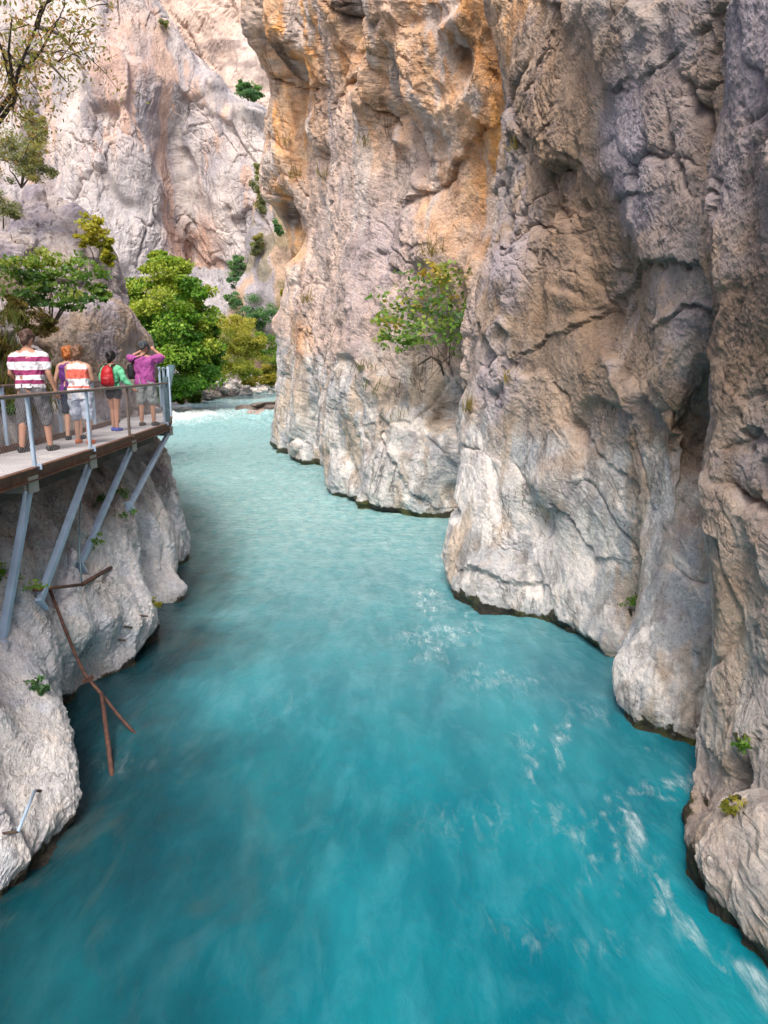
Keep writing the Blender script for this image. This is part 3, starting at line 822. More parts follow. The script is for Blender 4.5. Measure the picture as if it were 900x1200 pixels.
def col_spur(G):
    nA = fbm(G * 0.10 + 3, 4, 0.6, seed=441)
    nB = fbm(G * np.array([0.25, 0.25, 0.07]) + 8, 5, 0.65, seed=442)
    c = mixv(np.array([0.40, 0.345, 0.33]), np.array([0.31, 0.29, 0.31]), sstep(-0.2, 0.3, nA))
    c = mixv(c, np.array([0.46, 0.31, 0.20]), 0.7 * sstep(0.1, 0.4, nB))
    return mixv(c, np.array([0.21, 0.18, 0.09]), 0.6 * sstep(0.1, 0.3, fbm(G * 0.3, 3, seed=443)))


cl = [back(('a', 16, 72, 0), ('a', 16, 74, 15), ('a', 16, 78, 42)),
      back((375, 465, 84), (370, 350, 86), (360, 200, 90), (360, 90, 94)),
      back((330, 465, 90), (330, 380, 90), (332, 290, 91), (330, 205, 94)),
      back((295, 462, 92), (290, 400, 92), (295, 330, 92), (304, 260, 93), (312, 210, 95)),
      back((262, 458, 97), (262, 420, 97), (268, 370, 97), (284, 310, 97), (296, 262, 98), (306, 222, 99)),
      back((255, 458, 114), (262, 400, 114), (285, 320, 112), (305, 240, 112))]
o = far_loft('rock_spur', cl, 260, [20, 40, 40, 34, 16], 3.5, 450, col_spur, ROCK_FAR)
tag(o, 'rocky spur with bushes beyond the orange wall', 'hillside', kind='structure')


# ------------------------------------------------------------------ ground
def water_z(y):
    return 0.95 * sstep(48, 63, y) + 0.45 * sstep(63, 80, y) + 0.2 * sstep(80, 100, y)


SHORE = np.array([(-22.5, 50), (-21.5, 58), (-19.2, 63), (-16.9, 72), (-13.3, 88), (-9, 97), (6, 106), (60, 112)], float)


def shore_dist(x, y):
    """signed distance to the far left shore, positive on land"""
    best = np.full(x.shape, 1e9)
    sgn = np.ones(x.shape)
    for (ax, ay), (bx, by) in zip(SHORE[:-1], SHORE[1:]):
        vx, vy = bx - ax, by - ay
        t = np.clip(((x - ax) * vx + (y - ay) * vy) / (vx * vx + vy * vy), 0, 1)
        d = np.hypot(x - ax - t * vx, y - ay - t * vy)
        s = np.sign((vx * (y - ay) - vy * (x - ax)))
        m = d < best
        sgn = np.where(m, s, sgn)
        best = np.where(m, d, best)
    return best * sgn


xs = np.linspace(-75, 45, 400)
ys = 50 + 82 * np.linspace(0, 1, 420) ** 1.2
X, Y = np.meshgrid(xs, ys)
D = shore_dist(X, Y)
Z = water_z(Y) - 0.35 + np.clip(D, -4, 3) * 0.33 + 0.07 * np.clip(D - 3, 0, 200)
Z = Z + 15.5 * sstep(95, 118, Y - 0.10 * (X + 25)) * sstep(0, 10, D)
Z = Z + 0.5 * sstep(0, 4, D) * (fbm(np.stack([X, Y, Z], -1) * 0.3, 4, seed=470) + 0.6 * worley(np.stack([X, Y, Z], -1) * 0.55, 471)[0])
Z = Z + 1.1 * sstep(96, 106, Y) * sstep(0, 10, D) * worley(np.stack([X, Y, Z], -1) * 0.35, 473)[0]
Z_BANK = Z
G = np.stack([X, Y, Z], -1)
nA = fbm(G * 0.25, 4, 0.6, seed=474)
col = mixv(np.array([0.24, 0.215, 0.20]), np.array([0.40, 0.385, 0.37]), sstep(-0.2, 0.3, nA))
col = mixv(col, np.array([0.36, 0.355, 0.375]), sstep(90, 100, Y) * 0.9)
wet = (1 - sstep(0.0, 1.2, D)) * 0.9
o = rock_sheet('far_bank', G, col, wet, ROCK_MID)
tag(o, kind='structure')

riv = np_mesh('riverbed', [(-400, -200, -1.6), (400, -200, -1.6), (400, 500, -1.6), (-400, 500, -1.6)], [(0, 1, 2, 3)])
m, nt, b = new_mat('riverbed')
geo = nt.nodes.new('ShaderNodeNewGeometry')
n = noise_tex(nt, geo.outputs['Position'], 2.0, 6)
nt.links.new(ramp(nt, n, [(0.3, (0.10, 0.085, 0.07)), (0.7, (0.28, 0.26, 0.23))]), b.inputs['Base Color'])
b.inputs['Roughness'].default_value = 0.9
tag(link_mesh('riverbed', riv, m), kind='structure')

# ------------------------------------------------------------------ water
rows_py = np.linspace(1215, 458, 470)
ry = []
for py in rows_py:
    Yw = W(450, py, 0)[1]
    for _ in range(30):
        Yw = 0.5 * Yw + 0.5 * min(W(450, py, float(water_z(np.array(Yw))))[1] if py > 433 else 300, 400)
    ry.append(min(Yw, 130))
ry = np.array(sorted(set([-8, -6, -4, -2, 0, 1, 2, 2.8] + [round(v, 3) for v in ry if v > 3.0])))
xl = -5.6 - 0.36 * np.clip(ry - 6, 0, 200)
xr = 5.2 + 0.10 * np.clip(ry - 6, 0, 200)
t = np.linspace(0, 1, 460)
X = xl[:, None] * (1 - t) + xr[:, None] * t
Y = np.repeat(ry[:, None], len(t), 1)
Zw = water_z(Y)
Q = np.stack([X, Y, Zw], -1).astype(np.float32)
# the current runs along the gorge: noise stretched along it
flow = Q * np.array([1.0, 0.45, 1.0], np.float32)
wv = fbm(flow * 0.55, 3, seed=501)
wv2 = fbm(flow * 1.7 + wv[..., None] * 0.6, 4, 0.55, seed=502)
rap = np.exp(-((Y - 57.5) / 4.2) ** 2)
ruf = sstep(14, 30, Y)
Zw = Zw + 0.035 * wv + (0.014 + 0.035 * ruf) * wv2 + 0.30 * rap * (ridged(Q * np.array([0.5, 0.8, 1]), 4, seed=504) - 0.3)
Zw = Zw + 0.02 * ruf * ridged(Q * np.array([0.8, 1.3, 1.0]), 3, seed=505)
G = np.stack([X, Y, Zw], -1)
# white water
wp = Q + 0.35 * np.stack([fbm(Q * 0.9, 3, seed=511), fbm(Q * 0.9 + 7, 3, seed=512), np.zeros_like(X)], -1)
FOAM = [((802, 1045), (0.13, 0.2), 0.85), ((815, 1075), (0.13, 0.16), 0.7), ((740, 985), (0.10, 0.40), 0.6), ((722, 1010), (0.05, 0.3), 0.4), ((775, 940), (0.35, 0.07), 0.55), ((720, 960), (0.3, 0.06), 0.5), ((885, 1125), (0.12, 0.2), 0.6),
        ((515, 745), (0.5, 0.45), 0.6), ((505, 700), (0.3, 0.9), 0.62), ((545, 735), (0.4, 0.2), 0.5), ((500, 770), (0.35, 0.3), 0.42), ((612, 880), (0.14, 0.3), 0.5), ((655, 868), (0.12, 0.3), 0.55), ((590, 800), (0.6, 0.35), 0.42),
        ((520, 660), (0.25, 1.0), 0.5), ((340, 530), (1.5, 0.8), 0.6), ((300, 560), (1.5, 1.5), 0.3), ((660, 960), (0.25, 0.35), 0.3), ((680, 830), (0.4, 0.25), 0.35), ((450, 640), (1.0, 0.7), 0.3),
        ((560, 960), (0.5, 0.4), 0.25), ((620, 1090), (0.3, 0.2), 0.25), ((720, 1100), (0.2, 0.15), 0.3), ((400, 700), (0.8, 0.5), 0.25), ((140, 900), (0.4, 0.25), 0.25), ((330, 820), (0.5, 0.4), 0.2)]
FOAM = [(q, (r[0] * 1.25, r[1] * 1.25), k * 0.6) for q, r, k in FOAM]
for (a_, b_, k_) in [((800, 1030), (840, 1100), .6), ((735, 960), (745, 1000), .4), ((705, 950), (805, 915), .35), ((610, 850), (625, 905), .32), ((655, 850), (660, 890), .32), ((497, 690), (515, 765), .5), ((515, 765), (560, 725), .4), ((510, 660), (505, 690), .35), ((880, 1110), (905, 1160), .45), ((560, 775), (600, 800), .25), ((750, 880), (800, 905), .2), ((670, 985), (680, 1020), .25)]:
    for t_ in np.linspace(0, 1, 7):
        FOAM.append(((a_[0] * (1 - t_) + b_[0] * t_ + RNG.uniform(-4, 4), a_[1] * (1 - t_) + b_[1] * t_ + RNG.uniform(-4, 4)), (RNG.uniform(.05, .12), RNG.uniform(.08, .2)), k_ * RNG.uniform(.7, 1.2)))
foam = np.zeros_like(X)
for q, r, k in FOAM:
    c = W(*q)
    d = ((wp[..., 0] - c[0]) / r[0]) ** 2 + ((wp[..., 1] - c[1]) / r[1]) ** 2
    foam = np.maximum(foam, k * np.exp(-d * 0.8))
rfoam = np.exp(-((Y - 57 - 0.35 * (X + 14)) / 3.6) ** 2) * (1.15 - 0.75 * sstep(-15.5, -10.5, X))
foam = np.maximum(foam, rfoam)
foam = np.maximum(foam, 0.35 * sstep(60, 66, Y))
# dark bed under clear water along the left bank, bank's dark reflection painted in
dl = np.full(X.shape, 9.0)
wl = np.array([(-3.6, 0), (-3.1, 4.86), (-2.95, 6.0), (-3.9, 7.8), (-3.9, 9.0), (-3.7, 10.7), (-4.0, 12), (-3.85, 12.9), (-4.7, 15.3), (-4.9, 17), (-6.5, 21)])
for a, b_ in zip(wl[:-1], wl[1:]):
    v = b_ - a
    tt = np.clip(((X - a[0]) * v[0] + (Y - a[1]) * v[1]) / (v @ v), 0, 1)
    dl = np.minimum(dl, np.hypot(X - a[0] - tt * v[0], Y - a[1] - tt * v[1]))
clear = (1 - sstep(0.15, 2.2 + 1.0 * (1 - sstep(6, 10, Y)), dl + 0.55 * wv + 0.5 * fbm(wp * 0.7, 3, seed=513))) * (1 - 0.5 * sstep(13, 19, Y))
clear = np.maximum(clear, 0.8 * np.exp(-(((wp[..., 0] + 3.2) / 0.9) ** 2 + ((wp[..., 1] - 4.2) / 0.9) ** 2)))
upst = sstep(6.0, 23, Y + 1.5 * wv)
me = np_mesh('water', G.reshape(-1, 3), grid_quads(*X.shape))
point_float(me, 'foam', foam.ravel())
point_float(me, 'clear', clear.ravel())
point_float(me, 'upst', upst.ravel())
m, nt, b = new_mat('river_water')
geo = nt.nodes.new('ShaderNodeNewGeometry')
mp = nd(nt, 'ShaderNodeMapping', inp={'Scale': (1.0, 0.42, 1.0)})
nt.links.new(geo.outputs['Position'], mp.inputs[0])
af = nd(nt, 'ShaderNodeAttribute', attribute_name='foam').outputs['Fac']
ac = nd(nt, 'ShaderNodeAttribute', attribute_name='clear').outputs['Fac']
au = nd(nt, 'ShaderNodeAttribute', attribute_name='upst').outputs['Fac']
n1 = noise_tex(nt, mp.outputs[0], 0.9, 8, 0.62, 0.25)
n2 = noise_tex(nt, mp.outputs[0], 3.4, 8, 0.62, 0.35)
n3 = noise_tex(nt, mp.outputs[0], 6.5, 9, 0.66, 0.9)
deep = mixc(nt, (0.000, 0.118, 0.168), (0.010, 0.21, 0.262), ramp(nt, n1, [(0.35, 0.0), (0.68, 1.0)]))
milky = mixc(nt, (0.20, 0.43, 0.46), (0.40, 0.57, 0.575), ramp(nt, n2, [(0.38, 0.0), (0.7, 1.0)]))
c = mixc(nt, deep, milky, au)
c = mixc(nt, c, (0.10, 0.36, 0.43), mathn(nt, 'MULTIPLY', ramp(nt, n2, [(0.48, 0.0), (0.72, 1.0)]), 0.22))
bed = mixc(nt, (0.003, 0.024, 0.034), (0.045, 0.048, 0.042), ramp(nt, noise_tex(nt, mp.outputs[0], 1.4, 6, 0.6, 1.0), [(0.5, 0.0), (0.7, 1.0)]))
c = mixc(nt, c, bed, mathn(nt, 'MULTIPLY', ac, ramp(nt, n1, [(0.3, 1.0), (0.7, 0.72)])))  # bed tint also carries the dark reflection of the undercut bank
fm = mathn(nt, 'ADD', mathn(nt, 'MULTIPLY', af, 1.15), mathn(nt, 'MULTIPLY', mathn(nt, 'SUBTRACT', n3, 0.5), 2.6))
mpf = nd(nt, 'ShaderNodeMapping', inp={'Scale': (1.0, 0.22, 1.0), 'Rotation': (0, 0, 0.25)})
nt.links.new(geo.outputs['Position'], mpf.inputs[0])
n5 = noise_tex(nt, mpf.outputs[0], 11.0, 8, 0.7, 0.3)
lace = ramp(nt, n5, [(0.40, 0.0), (0.66, 1.0)])
fm = mathn(nt, 'MULTIPLY', ramp(nt, fm, [(0.12, 0.0), (0.95, 1.0)]), ramp(nt, af, [(0.03, 0.0), (0.3, 1.0)]))
rush = ramp(nt, af, [(0.7, 0.0), (1.0, 1.0)])
fm = mathn(nt, 'MULTIPLY', fm, mathn(nt, 'MAXIMUM', mathn(nt, 'ADD', mathn(nt, 'MULTIPLY', lace, 0.75), 0.12), rush))
c = mixc(nt, c, (0.74, 0.80, 0.82), mathn(nt, 'MULTIPLY', fm, 0.85))
nt.links.new(c, b.inputs['Base Color'])
nt.links.new(mathn(nt, 'ADD', 0.13, mathn(nt, 'MULTIPLY', fm, 0.5)), b.inputs['Roughness'])
b.inputs['IOR'].default_value = 1.33
hgt = mathn(nt, 'ADD', mathn(nt, 'MULTIPLY', n2, 0.05), mathn(nt, 'MULTIPLY', n3, 0.022))
n6 = noise_tex(nt, geo.outputs['Position'], 3.6, 7, 0.64, 0.2)
hgt = mathn(nt, 'ADD', hgt, mathn(nt, 'MULTIPLY', mathn(nt, 'MULTIPLY', n6, 0.17), au))
bp = nd(nt, 'ShaderNodeBump', inp={'Strength': 0.75, 'Distance': 1.0})
nt.links.new(hgt, bp.inputs['Height'])
nt.links.new(bp.outputs[0], b.inputs['Normal'])
tag(link_mesh('water', me, m), 'turquoise river running through the gorge', 'river', kind='structure')
# ------------------------------------------------------------------ walkway along the left bank
class MB:
    """collects boxes, bars and tubes and builds one mesh"""
    def __init__(self):
        self.v, self.f = [], []

    def add(self, v, f):
        o = len(self.v)
        self.v += [tuple(map(float, q)) for q in v]
        self.f += [tuple(o + i for i in t) for t in f]

    def tube(self, pts, r, n=8, caps=True):
        pts = [Vector(map(float, q)) for q in pts]
        rs = r if isinstance(r, (list, tuple)) else [r] * len(pts)
        rings = []
        d0 = (pts[1] - pts[0]).normalized()
        ref = Vector((0, 0, 1)) if abs(d0.z) < 0.9 else Vector((0, 1, 0))
        for i, q in enumerate(pts):
            d = (pts[min(i + 1, len(pts) - 1)] - pts[max(i - 1, 0)]).normalized()
            a = d.cross(ref).normalized()
            b = d.cross(a)
            rings.append([q + (a * math.cos(2 * math.pi * k / n) + b * math.sin(2 * math.pi * k / n)) * rs[i] for k in range(n)])
        o = len(self.v)
        for g in rings:
            self.v += [tuple(q) for q in g]
        for i in range(len(pts) - 1):
            for k in range(n):
                k2 = (k + 1) % n
                self.f.append((o + i * n + k, o + i * n + k2, o + (i + 1) * n + k2, o + (i + 1) * n + k))
        if caps:
            self.f.append(tuple(o + k for k in reversed(range(n))))
            e = o + (len(pts) - 1) * n
            self.f.append(tuple(e + k for k in range(n)))

    def bar(self, a, b, w, h, upv=(0, 0, 1)):
        """rectangular bar between two points"""
        a, b = Vector(map(float, a)), Vector(map(float, b))
        d = (b - a).normalized()
        s = d.cross(Vector(upv))
        if s.length < 1e-3:
            s = d.cross(Vector((0, 1, 0)))
        s.normalize()
        u = s.cross(d)
        vs = []
        for q in (a, b):
            for i, j in ((-1, -1), (1, -1), (1, 1), (-1, 1)):
                vs.append(q + s * (i * w / 2) + u * (j * h / 2))
        self.add(vs, [(3, 2, 1, 0), (4, 5, 6, 7), (0, 1, 5, 4), (1, 2, 6, 5), (2, 3, 7, 6), (3, 0, 4, 7)])

    def build(self, name, mat, parent=None, smooth=False, bevel=0.0):
        me = bpy.data.meshes.new(name)
        me.from_pydata(self.v, [], self.f)
        bm = bmesh.new()
        bm.from_mesh(me)
        bmesh.ops.recalc_face_normals(bm, faces=bm.faces)
        if bevel:
            bmesh.ops.bevel(bm, geom=[e for e in bm.edges if e.is_manifold and e.calc_face_angle(0) > 0.6], offset=bevel, segments=2, affect='EDGES', clamp_overlap=True)
        bm.to_mesh(me)
        bm.free()
        if smooth:
            me.polygons.foreach_set('use_smooth', [True] * len(me.polygons))
        return link_mesh(name, me, mat, parent)


def metal(name, base, spots, amount=0.5, rough=0.5, met=0.0, scale=14.0):
    m, nt, b = new_mat(name)
    geo = nt.nodes.new('ShaderNodeNewGeometry')
    n = noise_tex(nt, geo.outputs['Position'], scale, 8, 0.7)
    n2 = noise_tex(nt, geo.outputs['Position'], scale * 0.25, 5, 0.6)
    f = mathn(nt, 'MULTIPLY', ramp(nt, n, [(0.42, 0.0), (0.62, 1.0)]), amount)
    c = mixc(nt, base, spots, f)
    c = mixc(nt, c, ramp(nt, n2, [(0.3, (0.65, 0.65, 0.65)), (0.7, (1.2, 1.2, 1.2))]), 0.7, 'MULTIPLY')
    nt.links.new(c, b.inputs['Base Color'])
    b.inputs['Roughness'].default_value = rough
    b.inputs['Metallic'].default_value = met
    bp = nd(nt, 'ShaderNodeBump', inp={'Strength': 0.3, 'Distance': 0.004})
    nt.links.new(n, bp.inputs['Height'])
    nt.links.new(bp.outputs[0], b.inputs['Normal'])
    return m


M_STEEL = metal('galvanised_steel', (0.44, 0.58, 0.76), (0.34, 0.44, 0.58), 0.5, 0.45)
M_STEEL2 = metal('painted_steel', (0.15, 0.27, 0.33), (0.30, 0.36, 0.38), 0.5, 0.5)
M_RUST = metal('rusty_steel', (0.13, 0.065, 0.045), (0.26, 0.11, 0.055), 0.7, 0.75)
M_RUST2 = metal('rust_orange', (0.085, 0.042, 0.036), (0.19, 0.085, 0.055), 0.7, 0.8)
M_RAIL = metal('brown_rail', (0.16, 0.115, 0.10), (0.26, 0.20, 0.17), 0.6, 0.5)
M_BEAM = metal('dark_beam', (0.055, 0.04, 0.032), (0.11, 0.075, 0.05), 0.6, 0.8, scale=6)
M_WIRE = metal('wire', (0.36, 0.38, 0.40), (0.24, 0.22, 0.2), 0.4, 0.45)
M_DECK = metal('deck_boards', (0.52, 0.505, 0.53), (0.38, 0.36, 0.38), 0.6, 0.8, scale=9)
M_PLATE = metal('end_plate', (0.42, 0.41, 0.38), (0.30, 0.27, 0.23), 0.5, 0.6)

DZ = 3.2
_o = [W(px, py, 3.2)[:2] for px, py in ((0, 562), (37, 550), (108, 527), (152, 512), (198, 496))]
_d = (_o[0] - _o[2]) / np.linalg.norm(_o[0] - _o[2])
OUT = np.array([_o[0] + _d * 5.0] + _o + [_o[4] + np.array([-0.55, 2.0]), _o[4] + np.array([-2.0, 6.0]), _o[4] + np.array([-4.4, 11.0])], float)
INN = OUT + np.array([(-1.15, 0)] * 5 + [(-1.2, 0.2), (-1.25, 0.4), (-1.2, 0.7), (-1.1, 0.9)])
YE = float(OUT[5, 1])
print('deck edge', OUT.round(2).tolist())
def dense(Q, step=0.25):
    d = np.concatenate([[0], np.cumsum(np.linalg.norm(np.diff(Q, axis=0), axis=1))])
    n = int(d[-1] / step) + 1
    s = np.linspace(0, d[-1], n)
    return np.stack([np.interp(s, d, Q[:, 0]), np.interp(s, d, Q[:, 1])], 1)


def at_y(Q, y):
    return np.array([np.interp(y, Q[:, 1], Q[:, 0]), y])


walk = empty('walkway', (float(OUT[3, 0]) - 0.6, float(OUT[3, 1]), DZ))
tag(walk, 'footway with rusty edge beam, wire railing and blue steel struts along the rock', 'walkway')
WORG = Vector(walk.location)


def wmb(mb, name, mat, parent=None, **k):
    mb.v = [tuple(Vector(q) - WORG) for q in mb.v]
    return mb.build(name, mat, parent or walk, **k)


# deck: boards laid across, with thin gaps
mb = MB()
ysb = np.arange(OUT[0, 1], OUT[-1, 1] - 0.2, 0.145)
for i in range(len(ysb) - 1):
    y0, y1 = ysb[i], ysb[i + 1] - 0.008
    a0, a1 = at_y(OUT, y0), at_y(OUT, y1)
    b0, b1 = at_y(INN, y0), at_y(INN, y1)
    dz = RNG.uniform(-0.003, 0.003)
    top = [(a0[0] - 0.05, y0, DZ + dz), (a1[0] - 0.05, y1, DZ + dz), (b1[0], y1, DZ + dz), (b0[0], y0, DZ + dz)]
    bot = [(q[0], q[1], DZ - 0.035) for q in top]
    mb.add(top + bot, [(0, 1, 2, 3), (7, 6, 5, 4), (0, 4, 5, 1), (1, 5, 6, 2), (2, 6, 7, 3), (3, 7, 4, 0)])
wmb(mb, 'deck', M_DECK)
# edge channel
mb = MB()
dl_ = dense(OUT[:6], 0.3)
for i in range(len(dl_) - 1):
    a, b_ = dl_[i], dl_[i + 1]
    mb.bar((a[0], a[1], DZ - 0.055), (b_[0], b_[1], DZ - 0.055), 0.06, 0.15)
    mb.bar((a[0] + 0.035, a[1], DZ + 0.015), (b_[0] + 0.035, b_[1], DZ + 0.015), 0.05, 0.018)
    mb.bar((a[0] + 0.035, a[1], DZ - 0.125), (b_[0] + 0.035, b_[1], DZ - 0.125), 0.05, 0.018)
wmb(mb, 'edge_beam', M_RUST)
mb = MB()
dl_ = dense(OUT[5:], 0.5)
for i in range(len(dl_) - 1):
    a, b_ = dl_[i], dl_[i + 1]
    mb.bar((a[0], a[1], DZ - 0.055), (b_[0], b_[1], DZ - 0.055), 0.05, 0.15)
wmb(mb, 'edge_beam', M_RUST)
# dark beam under the deck, set back
mb = MB()
dl_ = dense(OUT[:6], 0.5)
for i in range(len(dl_) - 1):
    a, b_ = dl_[i], dl_[i + 1]
    mb.bar((a[0] - 0.42, a[1], DZ - 0.22), (b_[0] - 0.42, b_[1], DZ - 0.22), 0.12, 0.36)
wmb(mb, 'joist', M_BEAM)
# inner kerb
mb = MB()
dl_ = dense(INN[:6], 0.5)
for i in range(len(dl_) - 1):
    a, b_ = dl_[i], dl_[i + 1]
    mb.bar((a[0], a[1], DZ + 0.03), (b_[0], b_[1], DZ + 0.03), 0.06, 0.12)
wmb(mb, 'inner_kerb', M_RUST)

# struts and brackets
STR = [((32, 572), (6, 745), 7.95, 7.35), ((103, 540), (49, 702), 10.35, 8.75), ((152, 524), (96, 660), 12.55, 10.6), ((199, 508), (154, 592), 15.4, 13.3)]
def edge_at(px):
    u = project(np.concatenate([dense(OUT[:6], 0.02), np.full((len(dense(OUT[:6], 0.02)), 1), DZ)], 1))[0]
    q_ = dense(OUT[:6], 0.02)
    return q_[int(np.argmin(np.abs(u - px)))]


for (t_, f_, Yt, Yb) in STR:
    ot = edge_at(t_[0] + 2)
    Yt = float(ot[1])
    top = Vector((ot[0] - 0.02, Yt, DZ - 0.21))
    q = Vector(rock_at(f_[0], f_[1], LEFT_G))
    mb = MB()
    d = (q - top).normalized()
    mb.bar(top, q + d * 0.12, 0.085, 0.085, upv=(0, 1, 0))
    s = wmb(mb, 'strut', M_STEEL, bevel=0.008)
    mb = MB()
    mb.bar(q + d * 0.06 + Vector((0.0, 0, 0.02)), q + d * 0.10 + Vector((-0.0, 0, 0.02)), 0.2, 0.2, upv=(0, 1, 0))
    mb.v = [tuple(Vector(v) - WORG) for v in mb.v]
    mb.build('foot_plate', M_STEEL, s)
    # short cantilever beam with an end plate
    mb = MB()
    mb.bar((ot[0] - 1.1, Yt + 0.05, DZ - 0.17), (ot[0] + 0.03, Yt, DZ - 0.17), 0.10, 0.12)
    b_ = wmb(mb, 'bracket', M_STEEL)
    mb = MB()
    mb.bar((ot[0] + 0.03, Yt, DZ - 0.17), (ot[0] + 0.045, Yt, DZ - 0.17), 0.24, 0.2)
    mb.bar((ot[0] - 0.30, Yt - 0.062, DZ - 0.19), (ot[0] + 0.03, Yt - 0.062, DZ - 0.19), 0.012, 0.17)
    mb.v = [tuple(Vector(v) - WORG) for v in mb.v]
    mb.build('end_plate', M_PLATE, b_)

# outer railing
rail = empty('railing', (0, 0, 0))
rail.parent = walk
POST_Y = [float(edge_at(39)[1]) - 3.0, float(edge_at(39)[1]) - 1.5] + [float(edge_at(px)[1]) for px in (41, 106, 152, 193)]
mb = MB()
top_line = []
for q in dense(OUT[:6], 0.5):
    top_line.append((q[0] + 0.01, q[1], DZ + 0.885))
mb.tube(top_line, 0.024, 8)
wmb(mb, 'top_rail', M_RAIL, rail, smooth=True)
for i, y in enumerate(POST_Y):
    q = at_y(OUT, y)
    mb = MB()
    lean = 0.05 if i == 2 else 0.0
    mb.bar((q[0], y, DZ - 0.10), (q[0] + 0.01, y - lean, DZ + 0.87), 0.042, 0.042, upv=(0, 1, 0))
    mb.bar((q[0] + 0.036, y, DZ - 0.02), (q[0] + 0.036, y, DZ + 0.06), 0.10, 0.012, upv=(0, 1, 0))
    wmb(mb, 'post', M_RAIL if i == 4 else M_STEEL, rail, bevel=0.005)
# the doubled end post with its brace
mb = MB()
mb.bar((_o[4][0] - 0.02, YE, DZ - 0.1), (_o[4][0] - 0.01, YE, DZ + 1.02), 0.09, 0.09, upv=(0, 1, 0))
wmb(mb, 'end_post', M_STEEL2, rail, bevel=0.006)
mb = MB()
mb.tube([(_o[4][0] - 0.05, YE, DZ + 0.05), (_o[4][0] - 0.4, YE + 1.4, DZ + 0.92)], 0.018, 6)
wmb(mb, 'brace', M_RAIL, rail, smooth=True)


def wire_panel(a, b_, h0, h1, pitch=0.07, r=0.0010):
    """diamond netting between two posts"""
    a, b_ = np.array(a), np.array(b_)
    L_ = float(np.linalg.norm(b_ - a))
    H_ = h1 - h0
    m_ = MB()
    def pt(u, v):
        q = a + (b_ - a) * (u / L_)
        return (q[0] + 0.012, q[1], DZ + h0 + v)
    k = -H_
    while k < L_:
        for s in (1, -1):
            u0, v0, u1, v1 = k, 0.0, k + H_, H_
            if u0 < 0:
                v0, u0 = -u0, 0.0
            if u1 > L_:
                v1, u1 = v1 - (u1 - L_), L_
            if u1 - u0 > 0.02:
                if s == 1:
                    m_.tube([pt(u0, v0), pt(u1, v1)], r, 3, False)
                else:
                    m_.tube([pt(L_ - u0, v0), pt(L_ - u1, v1)], r, 3, False)
        k += pitch
    return m_


for y0, y1 in zip(POST_Y[:-1], POST_Y[1:]):
    wmb(wire_panel(at_y(OUT, y0), at_y(OUT, y1), 0.03, 0.86), 'wire_mesh', M_WIRE, rail)

# railing on the rock side
rail2 = empty('railing', (0, 0, 0))
rail2.parent = walk
mb = MB()
mb.tube([(q[0], q[1], DZ + 0.95) for q in dense(INN[:6], 0.5)], 0.022, 8)
wmb(mb, 'top_rail', M_RAIL, rail2, smooth=True)
for y in (8.9, 10.3, 12.4, 14.3):
    q = at_y(INN, y)
    mb = MB()
    mb.bar((q[0], y, DZ - 0.03), (q[0], y, DZ + 0.94), 0.045, 0.045, upv=(0, 1, 0))
    wmb(mb, 'post', M_STEEL, rail2, bevel=0.004)

# the next stretch of railing: upright pickets
rail3 = empty('railing', (0, 0, 0))
rail3.parent = walk
mb = MB()
seg3 = dense(OUT[6:], 0.11)
for q in seg3[:26]:
    mb.bar((q[0], q[1], DZ + 0.62), (q[0] + 0.2, q[1] - 0.1, DZ + 1.26 + 0.05 * math.sin(q[1] * 9)), 0.035, 0.012)
wmb(mb, 'picket_panel', M_STEEL2, rail3)
mb = MB()
for hgt_ in (0.66, 1.2):
    mb.tube([(q[0], q[1], DZ + hgt_) for q in dense(OUT[6:], 0.4)], 0.02, 6)
wmb(mb, 'rail_bar', M_STEEL2, rail3, smooth=True)
for y in (YE + 2.0, YE + 4.2, YE + 6.2, YE + 8.5):
    q = at_y(OUT, y)
    mb = MB()
    mb.bar((q[0], y, DZ - 0.05), (q[0], y, DZ + 1.25), 0.06, 0.06, upv=(0, 1, 0))
    wmb(mb, 'post', M_STEEL, rail3)

# ------------------------------------------------------------------ wreck of an older gangway: rusty pipes standing in the water
def thing_parts(name, label, cat, origin):
    o = empty(name, tuple(map(float, origin)))
    return tag(o, label, cat)


def part_of(root, mb, name, mat, **k):
    org = Vector(root.location)
    mb.v = [tuple(Vector(q) - org) for q in mb.v]
    return mb.build(name, mat, root, **k)


def tilt_pipe(pts, r):
    mb_ = MB()
    mb_.tube([tuple(q) for q in pts], r, 8)
    return mb_


J = P(120, 815, 8.15)
foot = W(131, 908, 0.0)
pf = thing_parts('pipe_frame', 'bent rusty pipe frame leaning from the rock into the dark water', 'pipe frame', foot)
A_ = rock_at(58, 690, LEFT_G) + np.array([0.03, -0.05, 0])
C_ = rock_at(99, 688, LEFT_G)
C_ = C_ + (np.array([0, 0, CAM_H]) - C_) * (0.14 / np.linalg.norm(C_))
def off_rock(px, py, dist):
    q_ = rock_at(px, py, LEFT_G)
    t_ = np.array([0, 0, CAM_H]) - q_
    return q_ + t_ / np.linalg.norm(t_) * dist


def pipe_at(px, py, t_):
    y0_ = off_rock(58, 690, 0.12)[1]
    return P(px, py, min(y0_ * (1 - t_) + J[1] * t_, rock_at(px, py, LEFT_G)[1] - 0.10))


